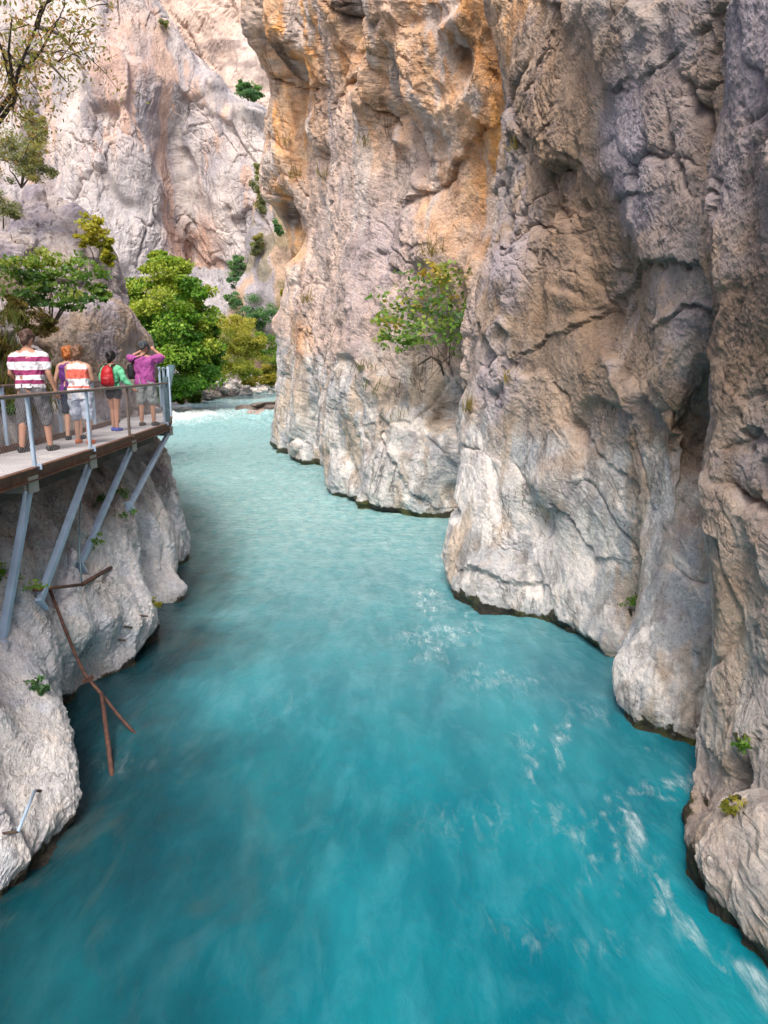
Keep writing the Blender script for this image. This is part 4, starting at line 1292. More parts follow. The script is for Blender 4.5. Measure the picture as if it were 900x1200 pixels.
part_of(pf, tilt_pipe([pipe_at(58, 690, 0), pipe_at(68, 716, .2), pipe_at(78, 742, .4), pipe_at(88, 766, .6), pipe_at(99, 790, .8), J, P(142, 842, 8.0), P(165, 867, 7.85)], 0.021), 'long_pipe', M_RUST2, smooth=True)
ft = np.array(foot)
mb = MB()
mb.tube([J + np.array([0, -0.02, 0.03]), (J * 0.35 + ft * 0.65), ft, ft + (ft - J) * 0.25], [0.026, 0.029, 0.027, 0.027], 8)
part_of(pf, mb, 'upright_pipe', M_RUST2, smooth=True)
part_of(pf, tilt_pipe([rock_at(42, 688, LEFT_G) + np.array([0.05, -0.1, 0.02]), C_], 0.022), 'cross_bar', M_RUST, smooth=True)
part_of(pf, tilt_pipe([C_, rock_at(131, 662, LEFT_G) + np.array([0.03, -0.03, 0])], 0.03), 'angle_bar', M_RUST2, smooth=True)
mb = MB()
mb.bar(P(98, 798, 8.26), P(108, 794, 8.26), 0.07, 0.05)
part_of(pf, mb, 'clamp', M_RUST2)
mb = MB()
mb.tube([(-4.75, 11.0, DZ - 0.1), rock_at(90, 610, LEFT_G) + np.array([0.12, -0.1, 0]), rock_at(93, 645, LEFT_G) + np.array([0.08, -0.1, 0]), C_], 0.011, 6)
hw = mb.build('hanging_cable', M_STEEL2, None, smooth=True)
tag(hw, 'thin blue grey cable hanging from the walkway down to the rusty cross bar', 'cable')

OFFB = np.array([0.07, -0.07, 0.05])
c0, c1 = rock_at(20, 972, LEFT_G) + OFFB, rock_at(38, 925, LEFT_G) + OFFB
rd = thing_parts('grab_bar', 'short pale steel bar bolted to the near rock just above the river', 'bar', c0)
part_of(rd, tilt_pipe([c0, c1], 0.016), 'rod', M_STEEL, smooth=True)
for q, e in ((c0, rock_at(9, 972, LEFT_G) - 0.02), (c1, rock_at(53, 921, LEFT_G) - 0.02)):
    part_of(rd, tilt_pipe([q, e], 0.013), 'anchor_pin', M_BEAM, smooth=True)
for px, py, Yp, ln in ((168, 719, 11.0, 'upper'), (150, 734, 10.5, 'middle'), (143, 751, 10.2, 'lowest')):
    q = rock_at(px, py, LEFT_G)
    mb = MB()
    mb.tube([q - np.array([0.05, 0, 0]), q + np.array([0.12, -0.10, 0.02])], 0.016, 6)
    o = mb.build('rebar_stub', M_BEAM, None, smooth=True)
    tag(o, f'dark iron stub poking out of the smooth rock buttress, {ln} of the three', 'iron stub', 'iron stubs in the rock')
# ------------------------------------------------------------------ people on the walkway
def plain(name, c, rough=0.8, c2=None, scale=60, sss=0.0):
    m, nt, b = new_mat(name)
    tc = nt.nodes.new('ShaderNodeTexCoord')
    n = noise_tex(nt, tc.outputs['Object'], scale, 5, 0.6)
    nt.links.new(mixc(nt, c, c2 or tuple(v * 0.75 for v in c), ramp(nt, n, [(0.35, 0.0), (0.7, 1.0)])), b.inputs['Base Color'])
    b.inputs['Roughness'].default_value = rough
    if sss:
        b.inputs['Subsurface Weight'].default_value = sss
        b.inputs['Subsurface Radius'].default_value = (0.02, 0.008, 0.004)
    n2 = noise_tex(nt, tc.outputs['Object'], 14, 3, 0.5, 0.8)
    bp = nd(nt, 'ShaderNodeBump', inp={'Strength': 0.5, 'Distance': 0.02})
    nt.links.new(n2, bp.inputs['Height'])
    nt.links.new(bp.outputs[0], b.inputs['Normal'])
    return m


def striped(name, stops):
    """knitted stripes: colours change at heights of the shirt itself"""
    m, nt, b = new_mat(name)
    tc = nt.nodes.new('ShaderNodeTexCoord')
    sep = nt.nodes.new('ShaderNodeSeparateXYZ')
    nt.links.new(tc.outputs['Object'], sep.inputs[0])
    wob = mathn(nt, 'MULTIPLY', mathn(nt, 'SUBTRACT', noise_tex(nt, tc.outputs['Object'], 6, 2), 0.5), 0.03)
    f = mathn(nt, 'MULTIPLY', mathn(nt, 'ADD', sep.outputs[2], wob), 0.5)
    r = nt.nodes.new('ShaderNodeValToRGB')
    r.color_ramp.interpolation = 'CONSTANT'
    els = r.color_ramp.elements
    while len(els) < len(stops):
        els.new(0.5)
    for e, (z, c) in zip(els, stops):
        e.position = z * 0.5
        e.color = (*c, 1)
    nt.links.new(f, r.inputs[0])
    nt.links.new(r.outputs[0], b.inputs['Base Color'])
    b.inputs['Roughness'].default_value = 0.85
    bp = nd(nt, 'ShaderNodeBump', inp={'Strength': 0.5, 'Distance': 0.02})
    nt.links.new(noise_tex(nt, tc.outputs['Object'], 14, 3, 0.5, 0.8), bp.inputs['Height'])
    nt.links.new(bp.outputs[0], b.inputs['Normal'])
    return m


def plaid(name, a, c, scale=55):
    m, nt, b = new_mat(name)
    tc = nt.nodes.new('ShaderNodeTexCoord')
    ck = nd(nt, 'ShaderNodeTexChecker', inp={'Scale': scale, 'Color1': (*a, 1), 'Color2': (*c, 1)})
    mp = nd(nt, 'ShaderNodeMapping', inp={'Rotation': (0.1, 0.15, 0.3)})
    nt.links.new(tc.outputs['Object'], mp.inputs[0])
    nt.links.new(mp.outputs[0], ck.inputs['Vector'])
    nt.links.new(ck.outputs[0], b.inputs['Base Color'])
    b.inputs['Roughness'].default_value = 0.85
    return m


SKIN = plain('skin', (0.50, 0.27, 0.19), 0.55, (0.44, 0.22, 0.15), 20, 0.08)
SKIN2 = plain('skin_light', (0.58, 0.35, 0.26), 0.55, (0.52, 0.29, 0.21), 20, 0.08)
EYE = plain('eye', (0.04, 0.03, 0.025), 0.2)


class Body:
    """closed shapes that a voxel remesh unites into one skin"""
    def __init__(self):
        self.mb = MB()

    def rings(self, secs, n=20):
        o = len(self.mb.v)
        for (cx, cy, cz, rx, ry) in secs:
            for k in range(n):
                a = 2 * math.pi * k / n
                self.mb.v.append((cx + rx * math.cos(a), cy + ry * math.sin(a), cz))
        for i in range(len(secs) - 1):
            for k in range(n):
                k2 = (k + 1) % n
                self.mb.f.append((o + i * n + k, o + i * n + k2, o + (i + 1) * n + k2, o + (i + 1) * n + k))
        self.mb.f.append(tuple(o + k for k in reversed(range(n))))
        e = o + (len(secs) - 1) * n
        self.mb.f.append(tuple(e + k for k in range(n)))

    def limb(self, pts, rs, n=14):
        P_ = [np.array(q, float) for q in pts]
        # subdivide so that bends are round and the ends are domed
        d = np.concatenate([[0], np.cumsum([np.linalg.norm(b - a) for a, b in zip(P_[:-1], P_[1:])])])
        s = np.linspace(0, d[-1], max(6, int(d[-1] / 0.03)))
        Q = np.stack([np.interp(s, d, [q[k] for q in P_]) for k in range(3)], 1)
        r = np.interp(s, d, rs)
        Q[1:-1] = (Q[:-2] + 2 * Q[1:-1] + Q[2:]) / 4
        t0, t1 = Q[0] - Q[1], Q[-1] - Q[-2]
        t0 /= np.linalg.norm(t0)
        t1 /= np.linalg.norm(t1)
        Q = np.concatenate([[Q[0] + t0 * r[0] * 0.8, Q[0] + t0 * r[0] * 0.5], Q, [Q[-1] + t1 * r[-1] * 0.5, Q[-1] + t1 * r[-1] * 0.8]])
        r = np.concatenate([[r[0] * 0.5, r[0] * 0.87], r, [r[-1] * 0.87, r[-1] * 0.5]])
        self.mb.tube(Q, list(r), n)

    def ball(self, c, rad, n=16):
        secs = []
        for i in range(n + 1):
            a = math.pi * (0.04 + 0.92 * i / n)
            secs.append((c[0], c[1], c[2] - rad[2] * math.cos(a), rad[0] * math.sin(a), rad[1] * math.sin(a)))
        self.rings(secs, 18)

    def mesh(self, name, voxel=0.011, smooth=4, wrinkle=0.0, seed=0):
        o = self.mb.build('tmp_' + name, None)
        m = o.modifiers.new('r', 'REMESH')
        m.mode = 'VOXEL'
        m.voxel_size = voxel
        m2 = o.modifiers.new('s', 'SMOOTH')
        m2.iterations = smooth
        m2.factor = 0.5
        dg = bpy.context.evaluated_depsgraph_get()
        me = bpy.data.meshes.new_from_object(o.evaluated_get(dg))
        old = o.data
        bpy.data.objects.remove(o)
        bpy.data.meshes.remove(old)
        me.name = name
        n = len(me.vertices)
        if wrinkle and n:
            co = np.empty(n * 3, np.float32)
            me.vertices.foreach_get('co', co)
            co = co.reshape(-1, 3)
            nr = np.empty(n * 3, np.float32)
            me.vertices.foreach_get('normal', nr)
            co = co + nr.reshape(-1, 3) * (wrinkle * fbm(co * np.array([9, 9, 6]), 3, seed=seed))[:, None]
            me.vertices.foreach_set('co', co.ravel())
            me.update()
        me.polygons.foreach_set('use_smooth', [True] * len(me.polygons))
        return me


def lerp3(a, b, t):
    return tuple(a[i] * (1 - t) + b[i] * t for i in range(3))


def make_person(px, py, rz, height, label, skin, shirt, shorts, hair, arms, legs=0.0, build=1.0, sleeve=0.55, shirt_low=0.86, short_len=0.55,
                shoes=None, hair_kind='short', female=False, group=None, stance=0.10, foot2=None, sleeve_r=0.026, head_turn=0.0, fit=1.0, at=None):
    k = height / 1.75
    c = W(px, py, DZ) if at is None else np.array(at)
    root = empty('person', (float(c[0]), float(c[1]), DZ), rz)
    root.scale = (k, k, k)
    tag(root, label, 'person', group)
    b = build
    hipw = 0.178 if female else 0.168
    wst = 0.135 if female else 0.155
    sh = 0.165 if female else 0.19
    tors = [(0, 0, .86, hipw * b * .9, .115 * b), (0, 0, .95, hipw * b, .125 * b), (0, .005, 1.08, wst * b, .11 * b), (0, .005, 1.22, (.155 if female else .17) * b, .12 * b),
            (0, 0, 1.36, (.165 if female else .185) * b, .112 * b), (0, -.005, 1.43, .135 * b ** .5, .085 * b ** .5), (0, -.01, 1.475, .09, .07), (0, -.005, 1.50, .058, .058), (0, .01, 1.56, .052, .055)]
    B = Body()
    B.rings(tors)
    hc = (0, .02, 1.64)
    B.ball(hc, (.075, .094, .115))
    B.ball((0, .045, 1.585), (.055, .062, .06))                  # jaw
    B.ball((0, .115, 1.625), (.014, .02, .022), 8)              # nose
    B.ball((0, .105, 1.583), (.024, .012, .009), 8)             # mouth
    for s in (-1, 1):
        B.ball((s * .077, .015, 1.63), (.010, .020, .030), 8)   # ears
    LEG = []
    for s in (-1, 1):
        fy = legs * s
        st = stance
        hip, knee, ank = (s * .088 * b, 0, .90), (s * (st * 0.95), fy * .55 + .015, .49), (s * st, fy - .02, .085)
        LEG.append((hip, knee, ank))
        B.limb([hip, lerp3(hip, knee, .5), knee], [.092 * b, .078 * b, .056])
        B.limb([knee, lerp3(knee, ank, .3), ank], [.055, .056, .037])
        B.limb([(s * st, fy - .055, .045), (s * (st + .012), fy + .06, .04), (s * (st + .02), fy + .15, .028)], [.036, .038, .028])
    ARM = []
    for i, s in enumerate((-1, 1)):
        sp, el, wr = arms[i]
        sp = (s * sh * b, -.005, 1.395 - .02 * (b - 1) * 10 * .5)
        ARM.append((sp, el, wr))
        B.limb([(s * .10, 0, 1.41), sp, lerp3(sp, el, .5), el], [.06, .056, .046, .038])
        B.limb([el, lerp3(el, wr, .3), wr], [.039, .038, .026])
        d = np.array(wr) - np.array(el)
        d /= np.linalg.norm(d)
        side = np.cross(d, np.array([0, 1, 0.2]))
        side /= np.linalg.norm(side)
        pal = np.array(wr) + d * .05
        B.limb([np.array(wr), pal, pal + d * .035], [.026, .033, .03], 10)
        cur = np.cross(side, d) * 0.012
        for j, (off, ln) in enumerate(((-.027, .062), (-.009, .075), (.009, .07), (.027, .055))):
            a0 = pal + d * .03 + side * off
            B.limb([a0, a0 + d * ln * .5 + cur, a0 + d * ln + cur * 2.5], [.0095, .009, .008], 8)
        a0 = np.array(wr) + d * .02 - side * .02
        B.limb([a0, a0 + d * .035 - side * .025, a0 + d * .065 - side * .03 + cur], [.011, .011, .009], 8)
    body = link_mesh('body', B.mesh('body', 0.0085, 3), skin, root)
    for s in (-1, 1):
        E = Body()
        E.ball((s * .03, .098, 1.648), (.012, .010, .009), 8)
        o = E.mb.build('eye', EYE, root, smooth=True)
    # shirt
    S = Body()
    g = 0.016 * fit
    secs = [(x, y, z, rx + g, ry + g) for x, y, z, rx, ry in tors[:7] if z > shirt_low]
    secs = [(0, 0, shirt_low, secs[0][3] + .004, secs[0][4] + .006)] + secs
    secs[-1] = (0, -.01, 1.465, .088, .072)
    S.rings(secs)
    if sleeve > 0:
        for i, s in enumerate((-1, 1)):
            sp, el, wr = ARM[i]
            pts = [(s * .09, 0, 1.405), sp]
            rs = [.058, .056 + g * .7]
            if sleeve <= 1:
                pts += [lerp3(sp, el, sleeve * .6), lerp3(sp, el, sleeve)]
                rs += [.05 + sleeve_r, .046 + sleeve_r]
            else:
                pts += [lerp3(sp, el, .5), el, lerp3(el, wr, .5), lerp3(el, wr, sleeve - 1)]
                rs += [.05 + sleeve_r * .7, .046 + sleeve_r * .6, .042 + sleeve_r * .5, .036 + sleeve_r * .3]
            S.limb(pts, rs)
    link_mesh('shirt', S.mesh('shirt', 0.011, 2, 0.03, 3), shirt, root)
    # shorts
    T = Body()
    T.rings([(0, 0, .80, hipw * b * .93, .125 * b), (0, 0, .90, hipw * b + .014, .135 * b), (0, 0, .97, hipw * b + .008, .132 * b), (0, .003, 1.01, wst * b + .016, .118 * b)])
    for hip, knee, ank in LEG:
        if short_len <= 1:
            e = lerp3(hip, knee, short_len)
            T.limb([(hip[0], hip[1], .86), lerp3(hip, knee, short_len * .5), e], [.10 * b + .012, .098 * b + .008, .092 * b * (1.02 - .1 * short_len) + .008])
        else:
            e = lerp3(knee, ank, short_len - 1)
            T.limb([(hip[0], hip[1], .86), lerp3(hip, knee, .5), knee, e], [.10 * b + .012, .096 * b + .006, .083, .078])
    link_mesh('shorts', T.mesh('shorts', 0.012, 2, 0.028, 8), shorts, root)
    # hair or cap
    H = Body()
    if hair_kind == 'short':
        H.ball((0, .008, 1.672), (.080, .096, .095))
        H.limb([(0, -.055, 1.66), (0, -.055, 1.60)], [.055, .05])
    elif hair_kind == 'bob':
        H.ball((0, .0, 1.665), (.098, .108, .108))
        H.limb([(0, -.04, 1.66), (0, -.045, 1.585)], [.088, .082])
        for s in (-1, 1):
            H.limb([(s * .06, 0, 1.66), (s * .068, 0.01, 1.58)], [.045, .04])
    elif hair_kind == 'bun':
        H.ball((0, .0, 1.668), (.092, .104, .104))
        H.limb([(0, -.05, 1.66), (0, -.06, 1.57), (0, -.05, 1.535)], [.075, .055, .03])
    elif hair_kind == 'cap':
        H.ball((0, .008, 1.682), (.084, .102, .085))
        H.limb([(0, -.05, 1.665), (0, -.05, 1.645)], [.062, .06])
        H.rings([(0, .10, 1.672, .066, .075), (0, .105, 1.684, .066, .075)])
    h = link_mesh('cap' if hair_kind == 'cap' else 'hair', H.mesh('hair', 0.008, 1, 0.045, 21), hair, root)
    if shoes is not None:
        for s in (-1, 1):
            fy = legs * s
            F = Body()
            F.limb([(s * stance, fy - .065, .045), (s * (stance + .012), fy + .05, .045), (s * (stance + .02), fy + .16, .034)], [.044, .046, .034])
            F.rings([(s * (stance + .008), fy + .045, .0, .045, .135), (s * (stance + .008), fy + .045, .03, .047, .138)])
            link_mesh('shoe', F.mesh('shoe', 0.01, 2), shoes, root)
    return root


DOWN_R = [None, (.25, -.01, 1.13), (.27, .06, .90)]
def arm(s, kind='down', b=1.0):
    if kind == 'down':
        return (None, (s * .255 * b, -.02, 1.14), (s * .285 * b, .05, .91))
    if kind == 'in':
        return (None, (s * .24 * b, -.03, 1.14), (s * .20 * b, .14, .98))
    if kind == 'photo':
        return (None, (s * .38, .13, 1.42), (s * .12, .25, 1.58))
    if kind == 'rail':
        return (None, (s * .30, -.05, 1.16), (s * .44, .06, .96))
    if kind == 'fwd':
        return (None, (s * .22, .05, 1.16), (s * .10, .24, 1.10))


WHITE, MAROON, CORAL = (0.78, 0.77, 0.84), (0.30, 0.035, 0.14), (0.80, 0.16, 0.12)
polo = striped('striped_polo', [(0, WHITE), (0.985, MAROON), (1.045, WHITE), (1.115, MAROON), (1.185, WHITE), (1.30, MAROON), (1.375, WHITE), (1.47, MAROON)][0:8])
man1 = make_person(44, 529, -0.05, 1.74, 'person in a maroon and white striped polo shirt and long grey shorts', SKIN, polo, plain('grey_shorts', (0.13, 0.13, 0.15)),
                   plain('brown_hair', (0.085, 0.045, 0.035), 0.6), [arm(-1, 'in', 1.15), arm(1, 'down', 1.15)], legs=0.12, build=1.1, sleeve=0.62, shirt_low=0.93, short_len=1.12,
                   shoes=plain('black_leather', (0.02, 0.02, 0.022), 0.5), stance=0.15, sleeve_r=0.026, fit=1.3)
polo2 = striped('coral_striped_top', [(0, (0.74, 0.74, 0.80)), (1.01, CORAL), (1.045, (0.72, 0.72, 0.78)), (1.175, CORAL), (1.34, (0.76, 0.74, 0.76))])
wo3 = make_person(99, 520, 0.05, 1.55, 'person in a sleeveless coral and white striped top and pale patterned shorts', SKIN2, polo2, plaid('patterned_shorts', (0.62, 0.66, 0.78), (0.36, 0.44, 0.62), 40),
                  plain('chestnut_hair', (0.17, 0.085, 0.05), 0.55), [arm(-1, 'fwd'), arm(1, 'fwd')], legs=-0.08, build=1.12, sleeve=0.0, shirt_low=0.82, short_len=0.98,
                  shoes=plain('orange_shoes', (0.75, 0.20, 0.06), 0.6), hair_kind='bob', female=True, stance=0.13, fit=1.4)
wo2 = make_person(0, 0, 0.1, 1.56, 'person with orange hair in a purple top, half hidden behind the coral striped one', SKIN2, plain('purple_top', (0.14, 0.03, 0.22)), plain('navy_shorts', (0.025, 0.035, 0.07)),
                  plain('ginger_hair', (0.42, 0.13, 0.03), 0.55), [arm(-1, 'down'), arm(1, 'fwd')], legs=0.06, build=1.0, sleeve=0.0, shirt_low=0.86, short_len=0.8,
                  shoes=plain('dark_shoes', (0.02, 0.022, 0.04), 0.5), hair_kind='bob', female=True, at=tuple(W(88, 515, DZ)))
girl = make_person(136, 505, -0.12, 1.52, 'person in a mint green jacket and black shorts, one hand by the rail', SKIN, plain('mint_jacket', (0.16, 0.62, 0.36), 0.6, (0.13, 0.54, 0.30)), plain('black_shorts', (0.018, 0.02, 0.03)),
                   plain('black_hair', (0.012, 0.011, 0.013), 0.45), [arm(-1, 'in'), arm(1, 'rail')], legs=-0.06, build=0.98, sleeve=1.85, shirt_low=0.93, short_len=0.28,
                   shoes=plain('blue_shoes', (0.07, 0.10, 0.55), 0.5), hair_kind='bun', female=True, stance=0.07, sleeve_r=0.034, fit=1.3)
man5 = make_person(174, 499, -0.1, 1.76, 'person in a magenta shirt and plaid shorts raising both arms to take a picture', SKIN, plain('magenta_shirt', (0.42, 0.085, 0.34), 0.8, (0.37, 0.07, 0.30)),
                   plaid('plaid_shorts', (0.34, 0.37, 0.38), (0.22, 0.25, 0.27), 34), plain('dark_grey_cap', (0.075, 0.085, 0.10)), [arm(-1, 'photo'), arm(1, 'photo')], legs=0.03, build=1.08,
                   sleeve=0.72, shirt_low=0.86, short_len=0.92, shoes=plain('sandals', (0.05, 0.05, 0.055), 0.6), hair_kind='cap', stance=0.12, sleeve_r=0.04, fit=1.5)


def carried(name, person, label, cat, off):
    """a thing worn by a person: top level, placed in the person's frame"""
    k = person.scale[0]
    mtx = Matrix.LocRotScale(person.location, person.rotation_euler, Vector((k, k, k)))
    o = empty(name, mtx @ Vector(off), person.rotation_euler.z)
    o.scale = (k, k, k)
    return tag(o, label, cat)


bp_ = carried('backpack', girl, 'red backpack with black straps on the back of the mint green jacket', 'backpack', (0, -0.13, 1.0))
Bk = Body()
Bk.rings([(0, -.07, .0, .12, .07), (0, -.085, .06, .145, .095), (0, -.085, .22, .145, .10), (0, -.07, .34, .125, .085), (0, -.05, .42, .085, .06), (0, -.04, .45, .04, .03)])
link_mesh('bag_body', Bk.mesh('bag_body', 0.01, 3, 0.012, 5), plain('red_nylon', (0.55, 0.018, 0.03), 0.5, (0.45, 0.012, 0.022)), bp_)
Bk = Body()
Bk.rings([(0, -.155, .03, .10, .04), (0, -.165, .08, .11, .05), (0, -.165, .17, .105, .048), (0, -.15, .21, .07, .03)])
link_mesh('front_pocket', Bk.mesh('front_pocket', 0.009, 3, 0.008, 6), plain('dark_red_nylon', (0.40, 0.012, 0.025), 0.5), bp_)
BLK = plain('black_webbing', (0.015, 0.015, 0.018), 0.6)
for s in (-1, 1):
    mb = MB()
    pts = [(s * .07, -.02, .40), (s * .085, .02, .465), (s * .10, .12, .475), (s * .115, .235, .40), (s * .13, .26, .25), (s * .15, .12, .10), (s * .13, -.02, .06)]
    for a, c in zip(pts[:-1], pts[1:]):
        mb.bar(a, c, .045, .014)
    mb.build('strap', BLK, bp_, bevel=0.003)
mb = MB()
mb.tube([(-.03, -.03, .445), (-.02, -.05, .475), (.02, -.05, .475), (.03, -.03, .445)], .007, 6)
mb.build('grab_loop', BLK, bp_, smooth=True)

sb = carried('shoulder_bag', man5, 'black shoulder bag hanging at the left side of the magenta shirt', 'bag', (-0.27, 0.0, 0.98))
Bk = Body()
Bk.rings([(0, 0, .0, .075, .10), (0, 0, .05, .095, .135), (0, 0, .2, .095, .14), (0, 0, .28, .085, .12), (0, 0, .31, .05, .08)])
link_mesh('bag_body', Bk.mesh('bag_body', 0.01, 3, 0.015, 7), plain('black_canvas', (0.016, 0.017, 0.022), 0.7), sb)
mb = MB()
pts = [(.02, -.07, .29), (.12, -.11, .42), (.28, -.105, .47), (.34, -.03, .53), (.30, .10, .46), (.16, .13, .36), (.03, .07, .29)]
for a, c in zip(pts[:-1], pts[1:]):
    mb.bar(a, c, .03, .01)
mb.build('strap', BLK, sb)
cm = carried('camera', man5, 'small black camera held up to the face of the magenta shirted one', 'camera', (0, 0.30, 1.60))
mb = MB()
mb.bar((-.06, 0, 0.03), (.06, 0, 0.03), .035, .075)
mb.build('camera_body', BLK, cm, bevel=0.004)
mb = MB()
mb.tube([(0, .015, .03), (0, .06, .03)], .028, 14)
mb.build('lens', BLK, cm, smooth=False)
# ------------------------------------------------------------------ plants
def leaf_material(name, trans=0.45):
    m, nt, b = new_mat(name)
    at = nd(nt, 'ShaderNodeAttribute', attribute_name='col')
    nt.links.new(at.outputs['Color'], b.inputs['Base Color'])
    b.inputs['Roughness'].default_value = 0.55
    b.inputs['Specular IOR Level'].default_value = 0.3
    t = nt.nodes.new('ShaderNodeBsdfTranslucent')
    nt.links.new(mixc(nt, at.outputs['Color'], (1.6, 1.6, 0.7), 1.0, 'MULTIPLY'), t.inputs['Color'])
    ms = nt.nodes.new('ShaderNodeMixShader')
    ms.inputs[0].default_value = trans
    out = [n for n in nt.nodes if n.type == 'OUTPUT_MATERIAL'][0]
    nt.links.new(b.outputs[0], ms.inputs[1])
    nt.links.new(t.outputs[0], ms.inputs[2])
    nt.links.new(ms.outputs[0], out.inputs['Surface'])
    return m


LEAF = leaf_material('leaf')
BARK = metal('bark', (0.13, 0.10, 0.08), (0.24, 0.20, 0.17), 0.6, 0.9, scale=7)
BARK_D = metal('dark_bark', (0.055, 0.04, 0.03), (0.11, 0.085, 0.07), 0.6, 0.9, scale=9)


def unit(n):
    v = RNG.normal(size=(n, 3))
    return v / np.linalg.norm(v, axis=1, keepdims=True)


def leaves_mesh(name, pos, size, cols, up=0.6, out=None, aspect=0.62, droop=0.25):
    """each leaf a folded blade of four faces' worth of outline: stem, two shoulders, tip, and a raised midrib"""
    n = len(pos)
    nrm = unit(n) + np.array([0, 0, up])
    if out is not None:
        nrm = nrm + out * 0.6
    nrm /= np.linalg.norm(nrm, axis=1, keepdims=True)
    d = unit(n)
    d = d - nrm * (d * nrm).sum(1, keepdims=True)
    d /= np.linalg.norm(d, axis=1, keepdims=True) + 1e-9
    s = np.cross(nrm, d)
    L_ = (size * RNG.uniform(0.6, 1.3, n))[:, None]
    w = L_ * aspect * 0.5
    v0 = pos - d * L_ * 0.5
    v1 = pos + s * w - d * L_ * 0.08 - nrm * L_ * 0.10
    v2 = pos + d * L_ * 0.5 - nrm * L_ * droop
    v3 = pos - s * w - d * L_ * 0.08 - nrm * L_ * 0.10
    V_ = np.stack([v0, v1, v2, v3], 1).reshape(-1, 3)
    i = np.arange(n)[:, None] * 4
    T_ = np.concatenate([i + np.array([[0, 1, 2]]), i + np.array([[0, 2, 3]])], 0)
    me = np_mesh(name, V_, None, T_, smooth=False)
    point_color(me, 'col', np.repeat(cols, 4, 0))
    return me


def clump_leaves(clumps, per, sub=12, subr=0.42, fill=0.25, palette=None, var=0.25, light_top=0.0):
    """leaf places in sub-clumps spread over the outside of each clump; returns places, outward directions and colours"""
    P_, O_, C_ = [], [], []
    pal = np.array(palette)
    zmax = max(c[2] + r[2] for c, r in clumps)
    zmin = min(c[2] - r[2] for c, r in clumps)
    for c, r in clumps:
        c, r = np.array(c, float), np.array(r, float)
        for k in range(sub):
            u = unit(1)[0]
            sc = c + u * r * (RNG.uniform(0.6, 1.02) if RNG.random() > fill else RNG.uniform(0, 0.6))
            sr = r * subr * RNG.uniform(0.6, 1.25)
            n = max(3, int(per * RNG.uniform(0.6, 1.4)))
            v = unit(n) * (RNG.random(n) ** 0.45)[:, None]
            q = sc + v * sr * np.array([1.1, 1.1, 0.75])
            P_.append(q)
            o = q - c
            O_.append(o / (np.linalg.norm(o, axis=1, keepdims=True) + 1e-6))
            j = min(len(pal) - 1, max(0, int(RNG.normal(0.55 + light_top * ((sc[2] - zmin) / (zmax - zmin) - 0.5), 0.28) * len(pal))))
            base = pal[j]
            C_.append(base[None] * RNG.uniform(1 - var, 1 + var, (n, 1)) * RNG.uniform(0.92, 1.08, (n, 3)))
    return np.concatenate(P_), np.concatenate(O_), np.concatenate(C_)


def pxr(px, py, Y, rx, ry, rd=None):
    """a clump seen at a place of the photograph with a size in its pixels"""
    c = P(px, py, Y)
    s = Y / FPX
    return (c, (rx * s, (rd if rd else (rx + ry) / 2) * s, ry * s))


def limbs(mb, base, targets, r0, wig=0.15, lead=0.35):
    base = np.array(base, float)
    for t in targets:
        t = np.array(t, float)
        L_ = np.linalg.norm(t - base)
        mid1 = base + (t - base) * 0.35 + np.array([0, 0, L_ * 0.10]) + unit(1)[0] * L_ * wig * 0.4
        mid2 = base + (t - base) * 0.7 + unit(1)[0] * L_ * wig * 0.5
        mb.tube([base, mid1, mid2, t], [r0, r0 * 0.65, r0 * 0.4, r0 * 0.12], 6)


def shrub(name, label, cat, base, clumps, per, size, palette, group=None, sub=12, subr=0.42, bark=None, trunk=None, r0=0.05, nlimb=8, up=0.6, aspect=0.62, light_top=0.6, fill=0.25, part='foliage', stem='stem', var=0.25):
    base = np.array(base, float)
    root = empty(name, tuple(map(float, base)))
    tag(root, label, cat, group)
    p_, o_, c_ = clump_leaves(clumps, per, sub, subr, fill, palette, var, light_top)
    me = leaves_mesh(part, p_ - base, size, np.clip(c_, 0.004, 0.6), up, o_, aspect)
    link_mesh(part, me, LEAF, root)
    mb = MB()
    cs = [c for c, r in clumps]
    fork = base
    if trunk is not None:
        fork = np.array(trunk, float)
        mb.tube([base - np.array([0, 0, 0.3]), base * 0.5 + fork * 0.5 + unit(1)[0] * 0.08, fork], [r0 * 2.1, r0 * 1.5, r0 * 1.2], 9)
    idx = RNG.permutation(len(cs))[:nlimb]
    limbs(mb, fork, [cs[i] for i in idx], r0)
    if len(p_) > 30:
        for i in idx:
            near = p_[np.argsort(((p_ - cs[i]) ** 2).sum(1))]
            for k in range(3):
                q = near[int(RNG.integers(0, max(1, len(near) // max(1, len(cs)))))]
                limbs(mb, cs[i], [q], r0 * 0.3)
    mb.v = [tuple(np.array(v) - base) for v in mb.v]
    mb.build(stem, bark or BARK, root, smooth=True)
    return root


GREEN = [(0.045, 0.125, 0.020), (0.080, 0.190, 0.026), (0.13, 0.26, 0.034), (0.20, 0.31, 0.042), (0.29, 0.35, 0.055)]
YELLOWG = [(0.15, 0.165, 0.025), (0.22, 0.225, 0.035), (0.30, 0.28, 0.045), (0.37, 0.32, 0.055)]
DARKG = [(0.05, 0.13, 0.06), (0.075, 0.18, 0.08), (0.11, 0.23, 0.11), (0.16, 0.28, 0.12)]
OLIVE = [(0.13, 0.15, 0.075), (0.19, 0.21, 0.11), (0.25, 0.27, 0.15), (0.31, 0.29, 0.12)]
FIG = [(0.07, 0.15, 0.055), (0.12, 0.23, 0.06), (0.19, 0.30, 0.07), (0.30, 0.36, 0.085), (0.42, 0.34, 0.09)]
DRY = [(0.11, 0.085, 0.03), (0.17, 0.13, 0.045), (0.14, 0.15, 0.04), (0.22, 0.18, 0.06)]

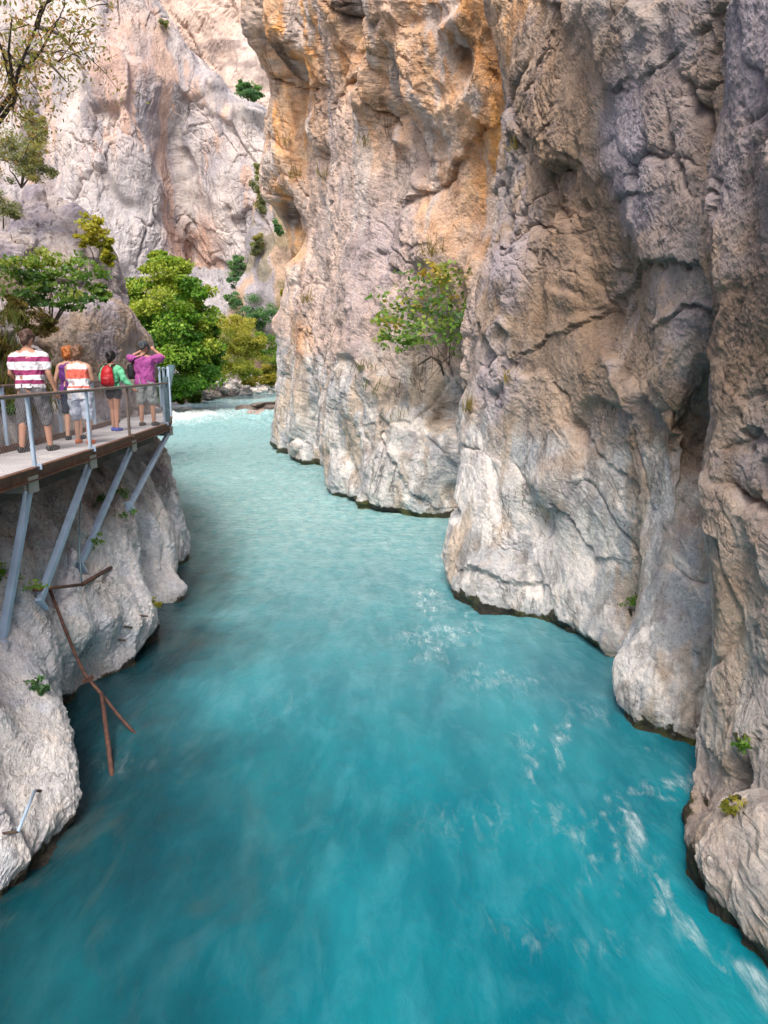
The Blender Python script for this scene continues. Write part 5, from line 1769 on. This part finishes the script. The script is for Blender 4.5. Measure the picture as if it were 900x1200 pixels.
# the big plane tree past the end of the walkway
T = [(195, 322, 61, 24, 16), (172, 340, 62, 26, 18), (218, 340, 60, 22, 18), (152, 366, 61, 20, 20), (190, 366, 58, 32, 24), (228, 372, 60, 22, 22), (160, 400, 59, 28, 22), (203, 402, 57, 34, 26), (236, 404, 60, 18, 20),
     (180, 436, 58, 28, 22), (214, 434, 58, 28, 22), (150, 436, 60, 24, 22), (240, 426, 61, 14, 16), (200, 458, 58, 20, 14), (186, 304, 62, 10, 8), (208, 314, 62, 10, 9), (246, 388, 61, 9, 10), (140, 345, 62, 10, 10)]
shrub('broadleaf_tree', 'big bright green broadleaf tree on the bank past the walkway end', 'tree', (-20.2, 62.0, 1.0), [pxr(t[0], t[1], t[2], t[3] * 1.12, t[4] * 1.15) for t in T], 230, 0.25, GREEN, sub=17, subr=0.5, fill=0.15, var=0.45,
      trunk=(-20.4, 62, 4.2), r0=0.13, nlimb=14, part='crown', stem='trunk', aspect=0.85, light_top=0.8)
T = [(276, 398, 75, 26, 20), (256, 408, 74, 18, 18), (294, 414, 75, 18, 17), (268, 428, 73, 24, 16), (290, 434, 74, 18, 12), (278, 380, 76, 16, 10), (250, 426, 74, 14, 12), (300, 400, 75, 10, 10)]
shrub('willow_tree', 'yellow green feathery tree leaning over the white boulders of the far bank', 'tree', P(258, 458, 78), [pxr(*t) for t in T], 240, 0.22, [(0.15, 0.19, 0.03), (0.23, 0.26, 0.04), (0.30, 0.31, 0.055), (0.38, 0.36, 0.075)], sub=18, subr=0.5,
      trunk=P(262, 440, 78), r0=0.11, nlimb=7, part='crown', stem='trunk', aspect=0.4, light_top=0.7, bark=BARK_D)
shrub('willow_tree', 'small yellow green tree among boulders right of the feathery one', 'tree', P(318, 452, 86), [pxr(318, 432, 86, 12, 10), pxr(308, 438, 86, 8, 7), pxr(328, 426, 86, 8, 8)], 160, 0.24, YELLOWG, sub=12,
      trunk=P(318, 444, 86), r0=0.07, nlimb=3, part='crown', stem='trunk', aspect=0.4)
BUSH = [('soft green bush filling the gully above the yellow green tree', [(282, 386, 92, 18, 14), (262, 378, 94, 12, 10), (300, 392, 91, 14, 12)], GREEN[1:5]),
        ('olive green bush right of the gully against the bare spur', [(326, 346, 91, 9, 13), (318, 334, 92, 8, 9)], OLIVE),
        ('low pale green shrub spilling over the boulders by the water', [(306, 444, 82, 12, 7), (322, 446, 82, 10, 7), (292, 448, 80, 8, 5)], YELLOWG),
        ('dark shrub low on the bank between the big tree and the boulders', [(238, 446, 68, 10, 9), (248, 440, 69, 9, 8)], GREEN[:4]),
        ('round dark green bush highest on the left edge of the rocky spur', [(276, 308, 95, 9, 10), (277, 328, 95, 12, 13)], DARKG),
        ('grey green bush spreading at the foot of the rocky spur', [(288, 362, 90, 20, 16), (272, 352, 92, 10, 9), (300, 374, 89, 12, 10)], DARKG),
        ('dark green bush between the grey green one and the cliff', [(318, 366, 88, 16, 13), (332, 376, 87, 10, 12)], DARKG),
        ('deep green tree low behind the orange wall', [(314, 400, 87, 20, 15), (330, 406, 85, 14, 16), (304, 414, 88, 12, 10), (322, 420, 86, 14, 9)], GREEN[:4]),
        ('light green bush clinging to the cleft halfway up the spur', [(304, 222, 93, 11, 18), (309, 238, 93, 9, 12), (304, 198, 94, 6, 7)], OLIVE),
        ('olive bush on the bare face of the spur', [(303, 284, 91, 7, 9), (298, 292, 91, 6, 7)], OLIVE),
        ('dark bush tucked against the orange cliff edge', [(326, 266, 88, 6, 8)], DARKG)]
for lab, cl, pal in BUSH:
    b0 = P(cl[0][0], cl[0][1] + cl[0][4] * 0.9, cl[0][2] + 1.0)
    shrub('bush', lab, 'bush', b0, [pxr(*t) for t in cl], 130, 0.26, pal, group='bushes on the spur', sub=14, r0=0.06, nlimb=3, aspect=0.5, light_top=0.5)
shrub('bush', 'yellow green shrub growing on the edge of the orange wall low down', 'bush', P(338, 395, 45), [pxr(337, 345, 44, 6, 16), pxr(336, 372, 44, 8, 12)], 160, 0.13, YELLOWG, sub=12, r0=0.03, nlimb=2)
shrub('bush', 'lone round bush high on the far cliff face', 'bush', P(291, 118, 120), [pxr(290, 106, 119, 13, 9), pxr(284, 100, 119, 8, 6), pxr(298, 112, 119, 8, 6)], 150, 0.30, DARKG, sub=14, r0=0.08, nlimb=3)
shrub('bush', 'small tuft of scrub on the crest line of the far cliff', 'bush', P(190, 30, 121), [pxr(191, 25, 120, 6, 7)], 100, 0.3, OLIVE, sub=8, r0=0.05, nlimb=1)
shrub('bush', 'low yellow leaved bush at the waterline beside the rapids', 'bush', P(214, 474, 62), [pxr(214, 458, 62, 16, 11), pxr(203, 466, 62, 10, 9), pxr(226, 464, 62, 9, 8)], 60, 0.36, [(0.12, 0.17, 0.03), (0.26, 0.28, 0.04), (0.40, 0.38, 0.07)], sub=14, r0=0.05, nlimb=3, aspect=0.7)
# fig on the right wall
T = [(500, 338, 19.3, 30, 20), (472, 362, 19.6, 26, 20), (530, 352, 19.1, 24, 28), (452, 386, 19.8, 14, 16), (498, 382, 19.2, 32, 20), (538, 388, 19.0, 18, 20), (515, 318, 19.4, 14, 12), (550, 366, 18.8, 9, 20), (478, 402, 19.6, 14, 10)]
fig = shrub('fig_bush', 'fig bush with big loose leaves rooted in a hollow of the right wall', 'bush', P(526, 428, 20.4), [pxr(t[0] - 1, t[1], t[2] + 0.3, t[3] * 1.4, t[4] * 1.25) for t in T], 11, 0.14, FIG, sub=17, subr=0.55, r0=0.010, nlimb=5, bark=BARK_D, up=0.8, aspect=0.8, light_top=0.4)
mb = MB()
org = np.array(fig.location)
for k in range(7):
    a = P(505 + RNG.uniform(-12, 40), 410 + RNG.uniform(-12, 10), 20.0) - org
    c = P(505 + RNG.uniform(-18, 40), 436 + RNG.uniform(-10, 18), 20.5) - org
    mb.tube([a, (a + c) / 2 + unit(1)[0] * 0.18, c], [0.006, 0.009, 0.005], 5)
mb.tube([P(490, 428, 20.4) - org, P(505, 418, 20.1) - org, P(516, 424, 20.0) - org, P(520, 440, 20.1) - org], [0.02, 0.035, 0.04, 0.03], 7)
mb.build('roots', BARK_D, fig, smooth=True)
# shrubs on the left slope
T = [(18, 318, 15.2, 28, 20), (58, 306, 15.6, 26, 18), (98, 320, 15.8, 26, 22), (78, 346, 15.4, 30, 16), (28, 346, 15.0, 28, 14), (118, 344, 15.8, 14, 12), (50, 326, 15.2, 24, 16)]
shrub('leafy_shrub', 'thin branched leafy shrub spreading over the slope above the striped walkers', 'shrub', P(60, 385, 16.0), [pxr(*t) for t in T], 34, 0.095, FIG[:4], sub=15, subr=0.42, r0=0.025, nlimb=7, bark=BARK, aspect=0.75, light_top=0.6)
shrub('leafy_shrub', 'bright yellow green shrub in front of the grey rock hump', 'shrub', P(112, 312, 25.5), [pxr(108, 266, 25, 16, 14), pxr(122, 284, 25, 11, 12), pxr(100, 280, 25, 10, 10), pxr(126, 302, 25, 8, 8)], 60, 0.14, [(0.20, 0.22, 0.03), (0.33, 0.33, 0.04), (0.42, 0.39, 0.06)], sub=13, r0=0.03, nlimb=3)
shrub('leafy_shrub', 'grey olive fine leaved shrub above the rock hump at the left edge', 'shrub', P(25, 220, 27), [pxr(34, 176, 26, 26, 26), pxr(10, 190, 26, 20, 24), pxr(46, 200, 26, 18, 16), pxr(44, 148, 26.5, 14, 18)], 160, 0.10, OLIVE, sub=16, r0=0.04, nlimb=4, aspect=0.35)
shrub('leafy_shrub', 'dull olive shrub at the frame edge below the fine leaved one', 'shrub', P(4, 268, 24), [pxr(6, 240, 24, 18, 18)], 150, 0.10, OLIVE, sub=14, r0=0.03, nlimb=1, aspect=0.35)
shrub('leafy_shrub', 'brown green dry scrub mass behind the head of the tall striped walker', 'shrub', P(38, 402, 14.2), [pxr(26, 372, 14.0, 26, 16), pxr(50, 382, 14.2, 18, 14), pxr(14, 358, 14.0, 16, 12)], 130, 0.085, DRY, sub=14, r0=0.02, nlimb=3, aspect=0.3)
for px, py, Yp, rx, ry, pal, lab, n_ in [(86, 392, 15.5, 20, 10, YELLOWG, 'low yellow green scrub on the slope between the walkers and the leafy shrub', 90), (118, 372, 16.0, 14, 9, DRY, 'dry brown scrub at the top of the brown outcrop', 90), (66, 360, 15.2, 18, 10, FIG[:4], 'green tangle under the leafy shrub', 60),
                                    (100, 418, 15.0, 14, 8, DRY, 'dry tuft of scrub above the ginger haired walker', 80), (10, 415, 12.5, 14, 16, DRY, 'dry brown scrub at the frame edge beside the tall striped walker', 90), (140, 388, 17.2, 9, 6, OLIVE, 'small olive tuft on the shoulder of the brown outcrop', 60),
                                    (16, 470, 11.0, 12, 10, GREEN[1:4], 'green weeds behind the railing at the left edge', 60), (110, 455, 13.8, 9, 10, OLIVE, 'olive weeds between the coral top and the red backpack', 60)]:
    c = rock_at(px, py + ry * 0.5, LEFT_G, 4)
    tv = np.array([0, 0, CAM_H]) - c
    tv /= np.linalg.norm(tv)
    s_ = c[1] / FPX
    shrub('scrub', lab, 'shrub', c, [(c + tv * 0.12 + np.array([0, 0, ry * 0.5 * s_]), (rx * s_, (rx + ry) * 0.4 * s_, ry * s_)), (c + tv * 0.1 + np.array([rx * 0.7 * s_, 0, ry * 0.2 * s_]), (rx * 0.6 * s_, rx * 0.5 * s_, ry * 0.7 * s_))], n_, 0.07, pal, group='scrub on the left slope', sub=12, subr=0.5, r0=0.012, nlimb=2, aspect=0.4)
# branches of a tree on the slope reaching in at the top left
tree = empty('thin_tree', (-9.0, 12.4, 5.2))
tag(tree, 'bare limbed tree with sparse reddish olive leaves reaching in at the top left', 'tree')
org = np.array(tree.location)
mb = MB()
mb.tube([(0, 0, -0.4), P(-40, 190, 12.2) - org, P(-8, 140, 12.0) - org], [0.10, 0.075, 0.055], 8)
BR = [[(-8, 140), (16, 106), (23, 78), (43, 31), (60, -10)], [(-8, 152), (17, 118), (16, 96), (10, 60), (14, 20)], [(23, 78), (34, 76), (48, 60), (70, 20)], [(16, 106), (6, 70), (-4, 40)], [(43, 31), (70, 40), (95, 70)], [(30, 60), (58, 74), (78, 96)], [(43, 31), (50, 5), (80, -10)]]
tips = []
for br in BR:
    pts = [P(px, py, 12.0 - 0.5 * i + RNG.uniform(-.2, .2)) - org for i, (px, py) in enumerate(br)]
    mb.tube(pts, list(np.linspace(0.042, 0.008, len(pts))), 6)
    tips += pts[1:]
for k in range(60):
    t = tips[int(RNG.integers(len(tips)))]
    e = t + unit(1)[0] * RNG.uniform(0.25, 0.7) + np.array([0, 0, -0.1])
    mb.tube([t, (t + e) / 2 + unit(1)[0] * 0.05, e], [0.009, 0.006, 0.003], 4)
    tips.append(e)
mb.build('trunk', BARK_D, tree, smooth=True)
tp = np.array(tips)
n = 2600
q = tp[RNG.integers(0, len(tp), n)] + RNG.normal(0, 0.17, (n, 3))
pal = np.array([(0.20, 0.21, 0.06), (0.28, 0.20, 0.08), (0.34, 0.20, 0.09), (0.24, 0.26, 0.08)])
cc = pal[RNG.integers(0, 4, n)] * RNG.uniform(0.7, 1.4, (n, 1))
link_mesh('crown', leaves_mesh('crown', q, 0.075, cc, 0.2, None, 0.4), LEAF, tree)

# small plants rooted in the rock
for px, py, sz, pal, lab, G_ in [(112, 634, 0.20, GREEN[1:4], 'small green fern between the second and third strut', LEFT_G), (143, 604, 0.24, GREEN[0:3], 'dark leafy plant below the last strut', LEFT_G), (146, 578, 0.16, GREEN[0:3], 'dark leafy plant just under the walkway end', LEFT_G),
                             (32, 692, 0.24, GREEN[1:4], 'bright fern beside the first strut foot', LEFT_G), (2, 672, 0.14, GREEN[1:4], 'little fern at the left edge below the walkway', LEFT_G), (44, 802, 0.12, DARKG, 'tiny plant on the big pale boulder', LEFT_G),
                             (54, 808, 0.09, DARKG, 'tinier plant right of its neighbour on the pale boulder', LEFT_G), (184, 708, 0.12, YELLOWG, 'moss cushion on the small point of rock at the waterline', LEFT_G), (868, 876, 0.10, GREEN[1:4], 'small green plant on the ledge of the near right wall', RIGHT_G),
                             (858, 945, 0.11, YELLOWG, 'yellow green tuft over the near boulder', RIGHT_G), (742, 708, 0.18, GREEN[1:3], 'green plant in the cleft beside the leaning rock foot', RIGHT_G),
                             (120, 585, 0.14, GREEN[0:3], 'dark ivy sprig in the shade under the deck', LEFT_G)]:
    c = rock_at(px, py, G_)
    toc = np.array([0, 0, CAM_H]) - c
    toc /= np.linalg.norm(toc)
    c2 = c + toc * sz * 0.35
    shrub('rock_plant', lab, 'plant', c, [(c2 + np.array([0, 0, 0.03]), (sz, sz * 0.6, sz * 0.8))], 16, 0.05, pal, group='small plants in the rock', sub=10, r0=0.004, nlimb=1, aspect=0.5)

# dry grass tufts on ledges and on the slope
def tuft(c, n, h, spread):
    base = c + RNG.normal(0, spread, (n, 3)) * np.array([1, 1, 0.3])
    tip = base + unit(n) * h * 0.5 + np.array([0, 0, h]) * RNG.uniform(0.5, 1.1, (n, 1))
    return base, tip


bs, ts, cs = [], [], []
TU = [(550, 482, RIGHT_G, 60, .25, .09, 1), (592, 450, RIGHT_G, 40, .2, .06, 1), (505, 300, RIGHT_G, 70, .4, .16, 1), (425, 430, RIGHT_G, 40, .3, .2, 0), (360, 350, RIGHT_G, 30, .4, .2, 1), (428, 172, RIGHT_G, 40, .4, .15, 1), (378, 210, RIGHT_G, 40, .4, .2, 1),
      (600, 178, RIGHT_G, 30, .25, .08, 1), (335, 170, RIGHT_G, 30, .5, .2, 1), (435, 65, RIGHT_G, 30, .4, .12, 1), (440, 460, RIGHT_G, 40, .3, .3, 0), (470, 490, RIGHT_G, 30, .3, .2, 1), (345, 205, RIGHT_G, 30, .5, .2, 1)]
for px, py, G_, n, hh, sp, kind in TU:
    c = rock_at(px, py, G_)
    a, b_ = tuft(c, n, hh, sp)
    bs.append(a); ts.append(b_)
    cs.append(np.array([(0.20, 0.16, 0.05), (0.10, 0.12, 0.035)])[[0 if kind else 1]] * RNG.uniform(0.7, 1.4, (n, 1)))
for k in range(260):
    if k < 200:
        px, py = RNG.uniform(-5, 165), RNG.uniform(372, 500)
    else:
        px, py = RNG.uniform(60, 90), RNG.uniform(375, 425)
    c = rock_at(px, py, LEFT_G, 5)
    if c[2] < 3.6 or c[1] < 9.5:
        continue
    n = 26
    a, b_ = tuft(c, n, RNG.uniform(0.14, 0.32), 0.11)
    bs.append(a); ts.append(b_)
    g = [(0.18, 0.14, 0.05), (0.09, 0.13, 0.03), (0.15, 0.16, 0.05)][int(RNG.integers(3))] if k < 200 else (0.13, 0.19, 0.04)
    cs.append(np.array([g]) * RNG.uniform(0.7, 1.4, (n, 1)))
a, b_, c_ = np.concatenate(bs), np.concatenate(ts), np.concatenate(cs)
n = len(a)
side = np.cross(b_ - a, unit(n))
side /= np.linalg.norm(side, axis=1, keepdims=True)
w = 0.004 + 0.0004 * a[:, 1:2].clip(0, 40)
mid = (a + b_) / 2 + np.array([0, 0, 0.03])
V_ = np.stack([a - side * w, a + side * w, mid + side * w * 0.8, b_, mid - side * w * 0.8], 1).reshape(-1, 3)
i = np.arange(n)[:, None] * 5
T_ = np.concatenate([i + np.array([[0, 1, 2]]), i + np.array([[0, 2, 4]]), i + np.array([[4, 2, 3]])])
me = np_mesh('grass', V_, None, T_, smooth=False)
point_color(me, 'col', np.repeat(c_, 5, 0))
tag(link_mesh('grass', me, LEAF), 'dry grass tufts on the rock ledges', 'grass', kind='stuff')

# ------------------------------------------------------------------ boulders of the far bank
def boulder(c, rad, seed, tint, label, group, dark=0.0):
    n = 26
    th = np.linspace(0.05, math.pi - 0.05, n)[:, None]
    ph = np.linspace(0, 2 * math.pi, int(n * 1.5))[None, :]
    d = np.stack([np.sin(th) * np.cos(ph), np.sin(th) * np.sin(ph), np.cos(th) * np.ones_like(ph)], -1)
    ax = np.array(rad)
    R_ = float(ax.mean())
    pl = worley(d * 1.25 + seed * 3.1, seed)[0]
    h = 0.30 * pl + 0.22 * fbm(d * 1.4 + seed, 3, seed=seed)
    h[:, -1] = h[:, 0]
    G = d * ax * (1 + h[..., None])
    a = seed * 1.7
    G = G @ np.array(Matrix.Rotation(a, 3, 'Z') @ Matrix.Rotation(0.35 * math.sin(a * 2), 3, 'X')).T
    nB = fbm(G / R_ * 1.3 + seed, 3, seed=seed + 2)
    col = mixv(np.asarray(tint), np.asarray(tint) * 0.62, sstep(-0.1, 0.35, nB))
    o = rock_sheet('boulder', G, col, np.full(G.shape[:2], dark), ROCK_MID)
    o.location = tuple(map(float, c))
    tag(o, label, 'boulder', group)
    return o


def bank_z(x, y):
    j = np.argmin(np.abs(xs - x))
    i = np.argmin(np.abs(ys - y))
    return float(Z_BANK[i, j])


k = 0
SPOT = [(248, 455), (256, 450), (262, 458), (270, 452), (279, 448), (276, 458), (284, 455), (290, 446), (296, 452), (303, 447), (300, 458), (310, 452), (308, 438), (316, 446), (324, 450), (320, 440), (288, 440), (278, 440), (242, 448), (236, 456), (231, 462), (244, 462), (254, 462), (266, 446), (327, 441), (296, 440), (333, 447), (286, 462), (312, 458), (322, 456)]
for (px, py) in SPOT:
    Yb = 70 + (px - 230) * 0.2 + (460 - py) * 0.35
    c = P(px, py, Yb)
    r = RNG.uniform(0.45, 0.95) * (1.5 if px > 300 and py < 450 else 1.0)
    t = (0.66, 0.63, 0.60) if px > 255 and RNG.random() > 0.25 else (0.33, 0.29, 0.27)
    z0 = bank_z(c[0], Yb)
    boulder((c[0], Yb, max(z0 + r * 0.25, min(c[2], z0 + r * 0.9))), (r * 1.25, r, r * 0.75), 600 + k, t, 'pale angular boulder among the pile on the far bank', 'boulders on the far bank')
    k += 1
for (px, py, Yb, r, lab) in [(308, 483, 60.5, 1.25, 'dark flat slab of rock in the shallows at the foot of the orange wall'), (296, 490, 58.5, 0.45, 'low pinkish stone at the tip of the gravel bar'), (316, 491, 58.5, 0.6, 'pinkish stone beside the dark slab on the gravel bar'), (322, 478, 62, 1.0, 'rounded rock behind the dark slab against the cliff foot')]:
    c = P(px, py, Yb)
    boulder((c[0], Yb, float(water_z(np.array(Yb))) + 0.08), (r * 1.5, r, r * 0.45), 700 + k, (0.20, 0.17, 0.15) if 'dark' in lab[:5] else (0.46, 0.36, 0.32), lab, None)
    k += 1
G = []
xx, yy = np.meshgrid(np.linspace(-13.5, -7, 60), np.linspace(54, 66, 80))
dd = np.hypot((xx + 9.2) / 3.6, (yy - 60) / 4.8)
zz = water_z(yy) + 0.22 * (1 - dd ** 2).clip(-1.5, 1) + 0.10 * worley(np.stack([xx, yy, yy * 0], -1) * 1.6, 733)[0]
G = np.stack([xx, yy, zz], -1)
o = rock_sheet('gravel', G, mixv(np.array([0.46, 0.36, 0.32]), np.array([0.30, 0.25, 0.23]), sstep(-0.2, 0.3, fbm(G * 2.0, 3, seed=734))), (1 - sstep(0.0, 0.1, zz - water_z(yy))) * 0.6, ROCK_NEAR)
tag(o, 'pinkish gravel bar at the foot of the orange wall', 'gravel', kind='stuff')
# ------------------------------------------------------------------ daylight
wd = bpy.data.worlds.new('World')
SC.world = wd
wd.use_nodes = True
nt = wd.node_tree
bg = nt.nodes['Background']
sky = nt.nodes.new('ShaderNodeTexSky')
sky.sky_type = 'NISHITA'
sky.sun_disc = False
SUN_EL, SUN_AZ = math.radians(52), math.radians(190)     # azimuth clockwise from +Y
sky.sun_elevation = SUN_EL
sky.sun_rotation = SUN_AZ
sky.ozone_density = 0.3
sky.dust_density = 4.0
sky.air_density = 1.0
nt.links.new(sky.outputs[0], bg.inputs['Color'])
bg.inputs['Strength'].default_value = 0.15
sl = bpy.data.lights.new('sun', 'SUN')
sl.energy = 2.2
sl.angle = math.radians(28)
sl.color = (1.0, 0.93, 0.84)
so = bpy.data.objects.new('sun', sl)
COL.objects.link(so)
dvec = Vector((math.sin(SUN_AZ) * math.cos(SUN_EL), math.cos(SUN_AZ) * math.cos(SUN_EL), math.sin(SUN_EL)))
so.rotation_euler = (-dvec).to_track_quat('-Z', 'Y').to_euler()

SC.render.engine = 'CYCLES'
SC.cycles.max_bounces = 8
SC.cycles.diffuse_bounces = 5
SC.cycles.transparent_max_bounces = 8
SC.cycles.use_denoising = True
SC.cycles.caustics_reflective = False
SC.cycles.caustics_refractive = False
SC.view_settings.view_transform = 'Standard'
SC.view_settings.look = 'None'
SC.view_settings.gamma = 1.0
SC.view_settings.use_curve_mapping = False
SC.view_settings.exposure = 0.8
